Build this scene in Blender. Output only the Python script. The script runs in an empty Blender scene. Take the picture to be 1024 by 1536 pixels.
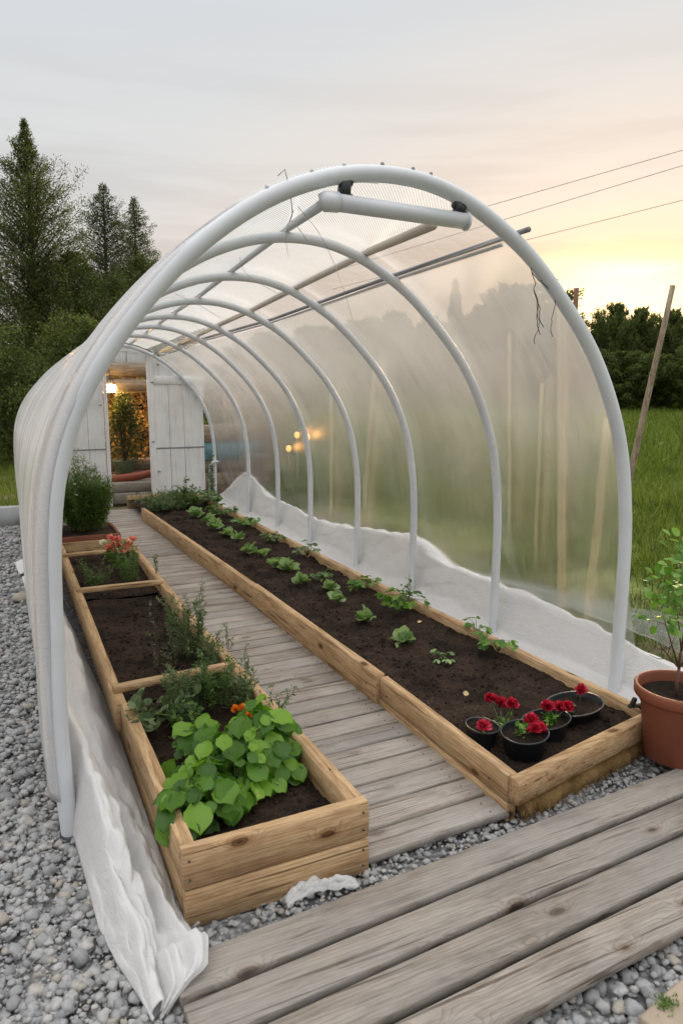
import bpy, math, random
import numpy as np
from mathutils import Vector, Matrix
rnd = random.Random(7); R = np.random.default_rng(7)
S = bpy.context.scene
COL = S.collection
rad = math.radians

# ---------------- camera, world, sun, exposure ----------------
cd = bpy.data.cameras.new('camera'); cam = bpy.data.objects.new('camera', cd); COL.objects.link(cam)
cam.location = (0, 0, 1.65)
cam.rotation_euler = (rad(90 - 9.515), 0, rad(-25.157))
cd.sensor_fit = 'VERTICAL'; cd.sensor_height = 36; cd.lens = 24.61
cd.clip_start = 0.05; cd.clip_end = 2000
cd.dof.use_dof = True; cd.dof.focus_distance = 4.2; cd.dof.aperture_fstop = 4.5
S.camera = cam
SUN_AZ, SUN_EL = 46.0, 9.0      # azimuth clockwise from +y
sd = Vector((math.sin(rad(SUN_AZ)) * math.cos(rad(SUN_EL)), math.cos(rad(SUN_AZ)) * math.cos(rad(SUN_EL)), math.sin(rad(SUN_EL))))
W = bpy.data.worlds.new('World'); S.world = W; W.use_nodes = True
wn, wl = W.node_tree.nodes, W.node_tree.links
wn.clear()
def WN(t, **k):
    n = wn.new(t)
    for a, b in k.items(): setattr(n, a, b)
    return n
def ramp(n, stops, interp='EASE'):
    cr = n.color_ramp; cr.interpolation = interp
    while len(cr.elements) > 1: cr.elements.remove(cr.elements[-1])
    cr.elements[0].position = stops[0][0]; cr.elements[0].color = (*stops[0][1], 1)
    for p, c in stops[1:]:
        e = cr.elements.new(p); e.color = (*c, 1)
sky = WN('ShaderNodeTexSky', sky_type='NISHITA'); sky.sun_disc = False
sky.sun_elevation = rad(SUN_EL); sky.sun_rotation = rad(SUN_AZ); sky.air_density = 1.5; sky.dust_density = 3
tc = WN('ShaderNodeTexCoord')
bgs = WN('ShaderNodeBackground'); bgs.inputs[1].default_value = 0.06
wl.new(sky.outputs[0], bgs.inputs[0])
# thin veil of cloud lit by the low sun: colour by direction to the sun and height
dot = WN('ShaderNodeVectorMath', operation='DOT_PRODUCT'); dot.inputs[1].default_value = Vector((math.sin(rad(SUN_AZ)), math.cos(rad(SUN_AZ)), .02)).normalized()
nrm = WN('ShaderNodeVectorMath', operation='NORMALIZE'); wl.new(tc.outputs['Generated'], nrm.inputs[0])
sqz = WN('ShaderNodeVectorMath', operation='MULTIPLY_ADD'); sqz.inputs[1].default_value = (1, 1, 2.3); sqz.inputs[2].default_value = (0, 0, -.25)
wl.new(nrm.outputs[0], sqz.inputs[0]); sq2 = WN('ShaderNodeVectorMath', operation='NORMALIZE'); wl.new(sqz.outputs[0], sq2.inputs[0]); wl.new(sq2.outputs[0], dot.inputs[0])
ra = WN('ShaderNodeValToRGB')
ramp(ra, [(0.0, (.65, .65, .66)), (0.55, (.62, .64, .66)), (0.74, (.64, .65, .66)), (0.84, (.69, .665, .645)), (0.915, (.75, .68, .625)), (0.955, (.81, .705, .625)), (0.980, (.90, .735, .585)), (0.990, (1.25, .95, .62)), (1.0, (2.4, 1.85, 1.05))])
wl.new(dot.outputs['Value'], ra.inputs[0])
sep = WN('ShaderNodeSeparateXYZ'); wl.new(nrm.outputs[0], sep.inputs[0])
# pinkish band toward the horizon
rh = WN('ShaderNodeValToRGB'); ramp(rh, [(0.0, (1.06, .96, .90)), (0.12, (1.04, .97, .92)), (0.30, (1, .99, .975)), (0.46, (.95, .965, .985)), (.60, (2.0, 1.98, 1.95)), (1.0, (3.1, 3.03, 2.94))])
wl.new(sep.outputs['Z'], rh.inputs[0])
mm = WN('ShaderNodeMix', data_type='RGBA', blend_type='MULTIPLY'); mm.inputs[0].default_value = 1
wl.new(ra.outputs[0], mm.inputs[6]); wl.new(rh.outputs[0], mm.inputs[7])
# cloud streaks: noise on direction, compressed vertically
mp = WN('ShaderNodeMapping'); mp.inputs['Scale'].default_value = (1.5, 1.5, 17); wl.new(nrm.outputs[0], mp.inputs[0])
nz = WN('ShaderNodeTexNoise'); nz.inputs['Scale'].default_value = 1.7; nz.inputs['Detail'].default_value = 5; nz.inputs['Roughness'].default_value = .5
wl.new(mp.outputs[0], nz.inputs['Vector'])
cr2 = WN('ShaderNodeValToRGB'); ramp(cr2, [(0.38, (.80, .77, .77)), (0.56, (1, 1, 1)), (0.74, (1.05, 1.04, 1.02))])
wl.new(nz.outputs[0], cr2.inputs[0])
msk = WN('ShaderNodeMapRange'); msk.inputs['From Min'].default_value = .42; msk.inputs['From Max'].default_value = .03
msk.inputs['To Min'].default_value = .06; msk.inputs['To Max'].default_value = 1.0
wl.new(sep.outputs['Z'], msk.inputs['Value'])
mc = WN('ShaderNodeMix', data_type='RGBA', blend_type='MULTIPLY')
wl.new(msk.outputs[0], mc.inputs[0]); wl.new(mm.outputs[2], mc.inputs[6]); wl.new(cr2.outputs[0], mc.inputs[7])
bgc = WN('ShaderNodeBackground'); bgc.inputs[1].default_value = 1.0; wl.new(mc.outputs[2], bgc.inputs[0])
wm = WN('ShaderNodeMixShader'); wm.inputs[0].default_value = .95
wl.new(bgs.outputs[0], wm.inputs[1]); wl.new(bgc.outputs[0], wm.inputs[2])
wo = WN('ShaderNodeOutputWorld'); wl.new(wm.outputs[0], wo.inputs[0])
sl = bpy.data.lights.new('sun', 'SUN'); sl.energy = 3.4; sl.angle = rad(10); sl.color = (1, .72, .42)
so = bpy.data.objects.new('sun', sl); COL.objects.link(so)
so.rotation_euler = (-sd).to_track_quat('-Z', 'Y').to_euler()
S.view_settings.view_transform = 'Standard'; S.view_settings.look = 'None'
S.view_settings.exposure = 0.25; S.view_settings.gamma = 1
S.cycles.use_denoising = True
S.cycles.max_bounces = 10; S.cycles.transparent_max_bounces = 24; S.cycles.diffuse_bounces = 3
S.cycles.transmission_bounces = 8; S.cycles.glossy_bounces = 3; S.cycles.sample_clamp_indirect = 6

# ---------------- mesh helpers ----------------
class MB:
    def __init__(s): s.v = []; s.f = []; s.uv = None; s.n = 0
    def add(s, V, F):
        V = np.asarray(V, float).reshape(-1, 3); s.v.append(V)
        s.f.extend([tuple(i + s.n for i in f) for f in F]); s.n += len(V)
    def arrays(s): return np.concatenate(s.v), s.f
def link(name, me, mat, parent=None, smooth=True):
    o = bpy.data.objects.new(name, me); COL.objects.link(o)
    if mat is not None:
        for m in (mat if isinstance(mat, (list, tuple)) else [mat]): me.materials.append(m)
    if smooth and len(me.polygons): me.polygons.foreach_set('use_smooth', np.ones(len(me.polygons), bool))
    if parent is not None: o.parent = parent
    return o
def obj(name, mb, mat, parent=None, smooth=True, origin=None):
    V, F = mb.arrays()
    me = bpy.data.meshes.new(name)
    off = np.zeros(3)
    if parent is not None: off = np.array(parent.get('_loc', (0, 0, 0)))
    elif origin is not None: off = np.array(origin, float)
    me.from_pydata((V - off).tolist(), [], F); me.update()
    o = link(name, me, mat, parent, smooth)
    if parent is not None: o['_loc'] = [float(q) for q in off]
    if parent is None and origin is not None: o.location = origin; o['_loc'] = list(map(float, origin))
    return o
def fast(name, V, k, mat, parent=None, smooth=False):
    """V: (n*k,3) verts, faces given as int array k (m x c) of equal size"""
    me = bpy.data.meshes.new(name); V = np.asarray(V, np.float32); F = np.asarray(k, np.int32)
    if parent is not None: V = V - np.array(parent.get('_loc', (0, 0, 0)), np.float32)
    me.vertices.add(len(V)); me.vertices.foreach_set('co', V.ravel())
    c = F.shape[1]
    me.loops.add(F.size); me.loops.foreach_set('vertex_index', F.ravel())
    me.polygons.add(len(F)); me.polygons.foreach_set('loop_start', np.arange(0, F.size, c, dtype=np.int32))
    me.update(calc_edges=True)
    return link(name, me, mat, parent, smooth)
def inst(tv, tf, M):
    """template verts (k,3), faces (f,c), matrices (n,3,4) -> verts, faces"""
    tv = np.asarray(tv, float); tf = np.asarray(tf, int)
    V = np.einsum('nij,kj->nki', M[:, :, :3], tv) + M[:, None, :, 3]
    F = (tf[None] + (np.arange(len(M)) * len(tv))[:, None, None]).reshape(-1, tf.shape[1])
    return V.reshape(-1, 3), F
def norm(a): return a / (np.linalg.norm(a, axis=-1, keepdims=True) + 1e-9)
def frames(pos, d, up, sx, sy=None, sz=None):
    """matrix with local x=d*sx, y=side*sy, z=normal*sz"""
    pos = np.asarray(pos, float); d = norm(np.asarray(d, float)); up = np.asarray(up, float) * np.ones_like(d)
    y = norm(np.cross(up, d)); z = np.cross(d, y)
    sx = np.asarray(sx, float) * np.ones(len(d)); sy = sx if sy is None else np.asarray(sy, float) * np.ones(len(d)); sz = sx if sz is None else sz * np.ones(len(d))
    M = np.zeros((len(d), 3, 4)); M[:, :, 0] = d * sx[:, None]; M[:, :, 1] = y * sy[:, None]; M[:, :, 2] = z * sz[:, None]; M[:, :, 3] = pos
    return M
def tube(mb, P, r, n=10, cap=True):
    P = [Vector(p) for p in P]; m = len(P)
    rs = r if isinstance(r, (list, tuple, np.ndarray)) else [r] * m
    V = []; F = []; prev = None
    for i in range(m):
        t = (P[min(i + 1, m - 1)] - P[max(i - 1, 0)]).normalized()
        if prev is None: a = t.orthogonal().normalized()
        else: a = (prev - t * prev.dot(t)).normalized()
        prev = a; b = t.cross(a)
        for k in range(n):
            c = 2 * math.pi * k / n
            V.append(P[i] + (a * math.cos(c) + b * math.sin(c)) * float(rs[i]))
    for i in range(m - 1):
        for k in range(n):
            F.append((i * n + k, i * n + (k + 1) % n, (i + 1) * n + (k + 1) % n, (i + 1) * n + k))
    if cap: F.append(tuple(range(n))[::-1]); F.append(tuple((m - 1) * n + k for k in range(n)))
    mb.add([tuple(v) for v in V], F)
def board(mb, p0, p1, w, t, up=(0, 0, 1), ch=0.004, jit=0.0012, seg=None, twist=0):
    """plank from p0 to p1 (centre line); t along up, w across"""
    p0, p1, up = Vector(p0), Vector(p1), Vector(up); d = (p1 - p0); L = d.length; d.normalize()
    s = d.cross(up).normalized(); up = s.cross(d).normalized()
    seg = seg or max(2, int(L / .12)); V = []; F = []
    prof = [(-w/2+ch, -t/2), (w/2-ch, -t/2), (w/2, -t/2+ch), (w/2, t/2-ch), (w/2-ch, t/2), (-w/2+ch, t/2), (-w/2, t/2-ch), (-w/2, -t/2+ch)]
    ts = [0, .004 / L] + [i / seg for i in range(1, seg)] + [1 - .004 / L, 1]
    wob = [rnd.uniform(-1, 1) * jit for _ in range(4)]
    for i, a in enumerate(ts):
        sc = 1 if 0 < i < len(ts) - 1 else (1 - 2 * ch / max(w, t) * .9)
        c = p0 + d * (L * a) + up * (wob[0] * math.sin(a * 5 + wob[1] * 900)) + s * (wob[2] * 1.5 * math.sin(a * 4 + wob[3] * 900))
        for x, y in prof:
            V.append(tuple(c + s * (x * sc + rnd.uniform(-jit, jit) * .5) + up * (y * sc + rnd.uniform(-jit, jit) * .5)))
    for i in range(len(ts) - 1):
        for k in range(8): F.append((i * 8 + k, i * 8 + (k + 1) % 8, (i + 1) * 8 + (k + 1) % 8, (i + 1) * 8 + k))
    F.append(tuple(range(8))[::-1]); F.append(tuple((len(ts) - 1) * 8 + k for k in range(8)))
    mb.add(V, F)
def grid(nu, nv): return [(i * nv + j, i * nv + j + 1, (i + 1) * nv + j + 1, (i + 1) * nv + j) for i in range(nu - 1) for j in range(nv - 1)]
def sheet(name, P, mat, parent=None, thick=0):
    """P array (nu,nv,3); uv = grid params"""
    nu, nv, _ = P.shape; mb = MB(); mb.add(P.reshape(-1, 3), grid(nu, nv))
    o = obj(name, mb, mat, parent)
    uvl = o.data.uv_layers.new(name='UVMap'); li = np.zeros(len(o.data.loops), int); o.data.loops.foreach_get('vertex_index', li)
    uv = np.stack([li // nv / (nu - 1), li % nv / (nv - 1)], 1).astype(np.float32); uvl.data.foreach_set('uv', uv.ravel())
    if thick:
        m = o.modifiers.new('s', 'SOLIDIFY'); m.thickness = thick; m.offset = 0
    return o
def lathe(mb, prof, c=(0, 0, 0), n=32, sx=1, sy=1):
    V = []; F = []
    for r, z in prof:
        for k in range(n): a = 2 * math.pi * k / n; V.append((c[0] + r * math.cos(a) * sx, c[1] + r * math.sin(a) * sy, c[2] + z))
    for i in range(len(prof) - 1):
        for k in range(n): F.append((i * n + k, i * n + (k + 1) % n, (i + 1) * n + (k + 1) % n, (i + 1) * n + k))
    mb.add(V, F)
def vnoise(seed, n=8):
    g = np.random.default_rng(seed).uniform(-1, 1, (64, 64))
    def f(x, y):
        x = np.asarray(x, float) % 64; y = np.asarray(y, float) % 64
        i = np.floor(x).astype(int) % 64; j = np.floor(y).astype(int) % 64; u = x - np.floor(x); v = y - np.floor(y)
        u = u*u*(3-2*u); v = v*v*(3-2*v); i2 = (i + 1) % 64; j2 = (j + 1) % 64
        return (g[i, j] * (1-u) + g[i2, j] * u) * (1-v) + (g[i, j2] * (1-u) + g[i2, j2] * u) * v
    return f
N1, N2, N3 = vnoise(1), vnoise(2), vnoise(3)
def tag(o, label=None, cat=None, group=None, kind=None):
    if label: o['label'] = label
    if cat: o['category'] = cat
    if group: o['group'] = group
    if kind: o['kind'] = kind
    return o
def thing(name, loc, label, cat, group=None):
    o = bpy.data.objects.new(name, None); COL.objects.link(o); o.location = loc; o['_loc'] = [float(x) for x in loc]; o.empty_display_size = .1
    return tag(o, label, cat, group)

# ---------------- materials ----------------
class Mat:
    def __init__(s, name):
        s.m = bpy.data.materials.new(name); s.m.use_nodes = True; s.n = s.m.node_tree.nodes; s.l = s.m.node_tree.links
        s.b = s.n['Principled BSDF']; s.out = s.n['Material Output']
    def N(s, t, **k):
        n = s.n.new(t)
        for a, b in k.items(): setattr(n, a, b)
        return n
    def L(s, a, b): s.l.new(a, b)
    def noise(s, vec, scale, detail=4, rough=.55, dist=0):
        n = s.N('ShaderNodeTexNoise'); n.inputs['Scale'].default_value = scale; n.inputs['Detail'].default_value = detail
        n.inputs['Roughness'].default_value = rough; n.inputs['Distortion'].default_value = dist
        if vec is not None: s.L(vec, n.inputs['Vector'])
        return n.outputs[0]
    def ramp(s, f, stops, interp='LINEAR'):
        n = s.N('ShaderNodeValToRGB'); ramp(n, stops, interp); s.L(f, n.inputs[0]); return n.outputs[0]
    def map(s, vec, sc=(1, 1, 1), loc=(0, 0, 0), rot=(0, 0, 0)):
        n = s.N('ShaderNodeMapping'); n.inputs['Scale'].default_value = sc; n.inputs['Location'].default_value = loc; n.inputs['Rotation'].default_value = rot
        s.L(vec, n.inputs[0]); return n.outputs[0]
    def mix(s, a, b, fac, mode='MIX'):
        n = s.N('ShaderNodeMix', data_type='RGBA', blend_type=mode)
        for i, x in ((0, fac), (6, a), (7, b)):
            if isinstance(x, (int, float)): n.inputs[i].default_value = x
            elif isinstance(x, tuple): n.inputs[i].default_value = (*x, 1)
            else: s.L(x, n.inputs[i])
        return n.outputs[2]
    def bump(s, h, strength=.3, dist=.01):
        n = s.N('ShaderNodeBump'); n.inputs['Strength'].default_value = strength; n.inputs['Distance'].default_value = dist
        s.L(h, n.inputs['Height']); s.L(n.outputs[0], s.b.inputs['Normal']); return n.outputs[0]
    def col(s, c, r=.6, spec=.5):
        if isinstance(c, tuple): s.b.inputs['Base Color'].default_value = (*c, 1)
        else: s.L(c, s.b.inputs['Base Color'])
        if isinstance(r, (int, float)): s.b.inputs['Roughness'].default_value = r
        else: s.L(r, s.b.inputs['Roughness'])
        s.b.inputs['Specular IOR Level'].default_value = spec
        return s
def isl(M):
    g = M.N('ShaderNodeNewGeometry'); return g.outputs['Random Per Island']
def wood(name, axis, c_lo, c_hi, dark, vary=.25, rough=.75, knots=1.0, grey=None, scale=1.0):
    M = Mat(name); tcn = M.N('ShaderNodeTexCoord'); v = tcn.outputs['Object']; ri = isl(M)
    off = M.N('ShaderNodeVectorMath', operation='MULTIPLY_ADD'); cmb = M.N('ShaderNodeCombineXYZ')
    for i in range(3): M.L(ri, cmb.inputs[i])
    M.L(cmb.outputs[0], off.inputs[0]); off.inputs[1].default_value = (17, 23, 31); M.L(v, off.inputs[2]); v = off.outputs[0]
    v0 = M.N('ShaderNodeVectorMath', operation='MULTIPLY_ADD'); M.L(cmb.outputs[0], v0.inputs[0]); v0.inputs[1].default_value = (.31, .27, .37); M.L(tcn.outputs['Object'], v0.inputs[2])
    # knots bend the growth rings round them
    sk = [7.5] * 3; sk[axis] = 3.4
    vo = M.N('ShaderNodeTexVoronoi'); vo.inputs['Scale'].default_value = 1.0 * scale; vo.inputs['Randomness'].default_value = 1
    M.L(M.map(v, tuple(sk)), vo.inputs['Vector']); kd = vo.outputs['Distance']
    bend = M.ramp(kd, [(.03, (.045, .045, .045)), (.36, (0, 0, 0))], 'EASE')
    wc = [1.0] * 3; wc[axis] = .10
    wv = M.N('ShaderNodeTexWave', wave_type='RINGS', rings_direction='XYZ'[axis], wave_profile='SAW'); wv.inputs['Scale'].default_value = 24 * scale
    wv.inputs['Distortion'].default_value = 5; wv.inputs['Detail'].default_value = 3; wv.inputs['Detail Scale'].default_value = 1.2; wv.inputs['Detail Roughness'].default_value = .55
    M.L(M.mix(M.map(v0.outputs[0], tuple(wc)), bend, 1.0, 'ADD'), wv.inputs['Vector'])
    sc = [26 * scale] * 3; sc[axis] = 2.2 * scale
    g = M.noise(M.map(v, tuple(sc)), 1.6, 8, .68, .5)
    sc2 = [120 * scale] * 3; sc2[axis] = 6
    fine = M.noise(M.map(v, tuple(sc2)), 2.0, 4, .7)
    sc3 = [34 * scale] * 3; sc3[axis] = 1.1
    crk = M.noise(M.map(v, tuple(sc3)), 1.5, 3, .5, .3)
    c = M.ramp(g, [(.28, dark), (.42, c_lo), (.60, c_hi), (.8, c_lo)])
    c = M.mix(c, M.ramp(wv.outputs['Fac'], [(0, (1.06, 1.05, 1.03)), (.6, (.98, .96, .93)), (.93, (.70, .62, .54)), (1, (.95, .93, .9))]), .75, 'MULTIPLY')
    c = M.mix(c, M.ramp(fine, [(.3, (.6, .58, .55)), (.6, (1.07, 1.07, 1.07))]), .7, 'MULTIPLY')
    c = M.mix(c, M.ramp(crk, [(.335, (.28, .25, .22)), (.375, (1, 1, 1))]), .8, 'MULTIPLY')
    kn = M.ramp(kd, [(.0, (.10, .07, .05)), (.05, (.16, .11, .08)), (.075, (.36, .27, .20)), (.095, (.24, .17, .12)), (.12, (.72, .64, .56)), (.20, (1, 1, 1))])
    c = M.mix(c, kn, knots, 'MULTIPLY')
    # stains
    st = M.noise(v, 2.3, 4, .6)
    c = M.mix(c, M.ramp(st, [(.32, (.66, .62, .6)), (.52, (1, 1, 1)), (.75, (1.08, 1.07, 1.04))]), .75, 'MULTIPLY')
    if grey: 
        gm = M.ramp(M.noise(v, 1.1, 5, .7), [(.42, (0, 0, 0)), (.66, (1, 1, 1))])
        c = M.mix(c, grey, M.mix((0, 0, 0), gm, .65))
    # per board value
    mr = M.N('ShaderNodeMapRange'); M.L(ri, mr.inputs[0]); mr.inputs['To Min'].default_value = 1 - vary; mr.inputs['To Max'].default_value = 1 + vary * .6
    hs = M.N('ShaderNodeHueSaturation'); M.L(c, hs.inputs['Color']); M.L(mr.outputs[0], hs.inputs['Value'])
    M.col(hs.outputs[0], rough, .25); M.bump(M.mix(M.mix(g, fine, .5), M.ramp(crk, [(.33, (0, 0, 0)), (.38, (1, 1, 1))]), .5), .5, .003)
    return M.m
W_LO, W_HI, W_DK = (.44, .29, .155), (.58, .42, .25), (.25, .145, .07)
wood_y = wood('pine_y', 1, W_LO, W_HI, W_DK)
wood_x = wood('pine_x', 0, W_LO, W_HI, W_DK, vary=.15)
deck_x = wood('weathered_x', 0, (.285, .262, .235), (.36, .335, .305), (.17, .155, .14), vary=.2, knots=1, grey=(.30, .29, .28))
walk_x = wood('weathered_walk', 0, (.33, .30, .27), (.43, .40, .36), (.19, .165, .145), vary=.2, knots=.6, grey=(.38, .37, .36))
old_x = wood('old_timber', 0, (.20, .16, .12), (.30, .25, .2), (.10, .075, .05), vary=.3)
pole_wood = wood('pole_wood', 2, (.30, .24, .18), (.42, .35, .27), (.15, .11, .08), vary=.1, knots=.4)

def simple(name, c, r=.5, spec=.5, var=None, nscale=6, bump=0, bscale=60, metal=0):
    M = Mat(name); tcn = M.N('ShaderNodeTexCoord')
    n = M.noise(tcn.outputs['Object'], nscale, 5, .6)
    a = tuple(x * (1 - (var or .12)) for x in c); b = tuple(min(1, x * (1 + (var or .12))) for x in c)
    M.col(M.ramp(n, [(.3, a), (.7, b)]), r, spec)
    if bump: M.bump(M.noise(tcn.outputs['Object'], bscale, 4), bump, .003)
    M.b.inputs['Metallic'].default_value = metal
    return M.m
pvc = simple('white_pvc', (.60, .635, .67), .36, .5, .07, 3, .08, 40)
pvc_warm = simple('beige_pole', (.55, .50, .43), .45, .5, .12, 3)
black_plastic = simple('black_plastic', (.016, .019, .024), .32, .5, .2, 10)
dark_metal = simple('dark_metal', (.20, .21, .225), .45, .5, .2)
terracotta = simple('terracotta', (.20, .062, .03), .6, .4, .14, 5, .1, 60)
terra_dark = simple('terra_dark', (.20, .07, .04), .7, .3, .2, 5)
concrete = simple('concrete', (.42, .43, .44), .85, .2, .12, 4, .4, 50)
white_paint = Mat('white_painted_boards')
_t = white_paint.N('ShaderNodeTexCoord'); _n = white_paint.noise(white_paint.map(_t.outputs['Object'], (18, 18, 1.2)), 1.5, 6, .65)
_n2 = white_paint.noise(_t.outputs['Object'], 2.5, 4)
_c = white_paint.mix(white_paint.ramp(_n, [(.25, (.64, .66, .67)), (.5, (.80, .81, .82)), (.8, (.84, .85, .85))]), white_paint.ramp(_n2, [(.3, (.84, .84, .83)), (.6, (1, 1, 1))]), 1.0, 'MULTIPLY')
white_paint.col(_c, .55, .4); white_paint.bump(_n, .25, .003); white_paint = white_paint.m

def leafmat(name, cols, trans=.35, rough=.45, spec=.35):
    M = Mat(name); ri = isl(M); k = len(cols)
    st = [((i + .5) / k if k > 1 else .5, c) for i, c in enumerate(cols)]
    tcn = M.N('ShaderNodeTexCoord')
    c = M.ramp(ri, st)
    c = M.mix(c, M.ramp(M.noise(tcn.outputs['Object'], 3.0, 3), [(.3, (.72, .75, .7)), (.7, (1.2, 1.2, 1.1))]), .8, 'MULTIPLY')
    M.col(c, rough, spec)
    t = M.N('ShaderNodeBsdfTranslucent'); M.L(M.mix(c, (1.5, 1.6, .8), 1.0, 'MULTIPLY'), t.inputs[0])
    mx = M.N('ShaderNodeMixShader'); mx.inputs[0].default_value = trans
    M.L(M.b.outputs[0], mx.inputs[1]); M.L(t.outputs[0], mx.inputs[2]); M.L(mx.outputs[0], M.out.inputs[0])
    return M.m
lf_basil = leafmat('basil_leaf', [(.045, .125, .012), (.095, .22, .02), (.19, .36, .038)], .4, .4, .4)
lf_herb = leafmat('herb_leaf', [(.05, .105, .025), (.10, .18, .04), (.15, .25, .065)], .3)
lf_grey = leafmat('greygreen_leaf', [(.075, .125, .055), (.12, .18, .085), (.18, .24, .12)], .25)
lf_cab = leafmat('cabbage_leaf', [(.12, .21, .08), (.20, .32, .14), (.32, .44, .22)], .3, .5)
lf_young = leafmat('young_leaf', [(.08, .19, .03), (.13, .27, .05), (.18, .33, .07)], .35)
lf_tree = leafmat('tree_leaf', [(.045, .06, .018), (.08, .105, .03), (.13, .155, .05)], .25, .6, .2)
lf_tree2 = leafmat('conifer_leaf', [(.035, .05, .02), (.06, .08, .028), (.09, .11, .04)], .2, .6, .2)
lf_bush = leafmat('bush_leaf', [(.055, .075, .025), (.09, .12, .036), (.14, .17, .055)], .3, .6, .2)
lf_grass = leafmat('grass_blade', [(.08, .115, .02), (.125, .17, .03), (.18, .225, .05)], .35, .6, .2)
lf_rough = leafmat('rough_grass', [(.05, .075, .02), (.075, .12, .03), (.12, .15, .05)], .3, .6, .2)
lf_autumn = leafmat('dry_leaf', [(.14, .08, .03), (.30, .17, .06), (.42, .26, .10), (.20, .15, .05)], .3, .7, .2)
fl_red = leafmat('red_petal', [(.30, .006, .025), (.46, .010, .045), (.60, .04, .09)], .25, .5)
fl_pink = leafmat('pink_petal', [(.65, .10, .13), (.75, .22, .22), (.8, .45, .38), (.6, .05, .10)], .3, .5)
fl_orange = leafmat('orange_petal', [(.65, .16, .01), (.8, .25, .02)], .25, .5)
fl_white = leafmat('white_petal', [(.7, .7, .68), (.8, .8, .78)], .3, .5)
stem_g = simple('green_stem', (.10, .15, .05), .6)
stem_b = simple('brown_stem', (.10, .065, .045), .8)
bark = simple('bark', (.07, .055, .045), .9, .2, .3, 8)

# ground materials
def mk_gravel():
    M = Mat('gravel_stone'); ri = isl(M); tcn = M.N('ShaderNodeTexCoord')
    c = M.ramp(ri, [(0, (.22, .225, .225)), (.3, (.29, .295, .30)), (.6, (.34, .345, .345)), (.85, (.39, .39, .385)), (.95, (.33, .30, .26)), (1, (.47, .47, .46))])
    n = M.noise(tcn.outputs['Object'], 45, 5, .65)
    c = M.mix(c, M.ramp(n, [(.3, (.7, .7, .7)), (.65, (1.12, 1.12, 1.12))]), .8, 'MULTIPLY')
    M.col(c, .9, .15); M.bump(n, .8, .004); return M.m
gravel_m = mk_gravel()
def mk_ground():
    M = Mat('gravel_bed'); tcn = M.N('ShaderNodeTexCoord'); v = tcn.outputs['Object']
    vo = M.N('ShaderNodeTexVoronoi'); vo.inputs['Scale'].default_value = 38; M.L(v, vo.inputs['Vector'])
    c = M.mix(M.ramp(vo.outputs['Distance'], [(0, (.36, .365, .37)), (.35, (.30, .305, .31)), (.75, (.15, .15, .15))]), M.ramp(M.noise(v, 9, 4), [(.3, (.7, .7, .7)), (.7, (1.1, 1.1, 1.1))]), 1., 'MULTIPLY')
    M.col(c, .9, .2); inv = M.ramp(vo.outputs['Distance'], [(0, (1, 1, 1)), (.7, (0, 0, 0))]); M.bump(inv, 1, .02); return M.m
ground_m = mk_ground()
def mk_meadow():
    M = Mat('meadow'); tcn = M.N('ShaderNodeTexCoord'); v = tcn.outputs['Object']
    a = M.noise(v, 1.2, 6, .6); b = M.noise(v, 14, 5, .7); d = M.noise(v, .25, 3)
    c = M.ramp(b, [(.3, (.07, .085, .02)), (.5, (.12, .155, .035)), (.75, (.17, .21, .05))])
    c = M.mix(c, M.ramp(a, [(.35, (.62, .62, .55)), (.65, (1.15, 1.15, 1.05))]), 1., 'MULTIPLY')
    soil = M.ramp(b, [(.3, (.10, .075, .055)), (.7, (.2, .16, .12))])
    # bare earth strip beside the tunnel
    sx = M.N('ShaderNodeSeparateXYZ'); M.L(v, sx.inputs[0])
    mr = M.N('ShaderNodeMapRange'); M.L(sx.outputs[0], mr.inputs[0]); mr.inputs['From Min'].default_value = 5.0; mr.inputs['From Max'].default_value = 3.4
    k = M.N('ShaderNodeMath', operation='MULTIPLY'); M.L(mr.outputs[0], k.inputs[0]); M.L(M.ramp(a, [(.40, (0, 0, 0)), (.58, (1, 1, 1))]), k.inputs[1])
    c = M.mix(c, soil, k.outputs[0])
    M.col(c, .9, .15); M.bump(b, .6, .03); return M.m
meadow_m = mk_meadow()
def mk_soil():
    M = Mat('soil'); tcn = M.N('ShaderNodeTexCoord'); v = tcn.outputs['Object']
    n = M.noise(v, 70, 6, .75); a = M.noise(v, 5, 4)
    c = M.ramp(n, [(.3, (.010, .0075, .006)), (.5, (.028, .019, .014)), (.68, (.055, .038, .028)), (.76, (.16, .12, .09))])
    c = M.mix(c, M.ramp(a, [(.38, (.6, .6, .6)), (.62, (1.4, 1.32, 1.25))]), 1., 'MULTIPLY')
    M.col(c, .95, .15); M.bump(n, .9, .012); return M.m
soil_m = mk_soil()
def mk_coir():
    M = Mat('coir'); tcn = M.N('ShaderNodeTexCoord'); n = M.noise(M.map(tcn.outputs['Object'], (30, 60, 60)), 2, 8, .8, 2)
    M.col(M.ramp(n, [(.3, (.22, .12, .045)), (.5, (.46, .29, .12)), (.72, (.62, .45, .22))]), .95, .1); M.bump(n, 1, .02); return M.m
coir_m = mk_coir()

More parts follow.
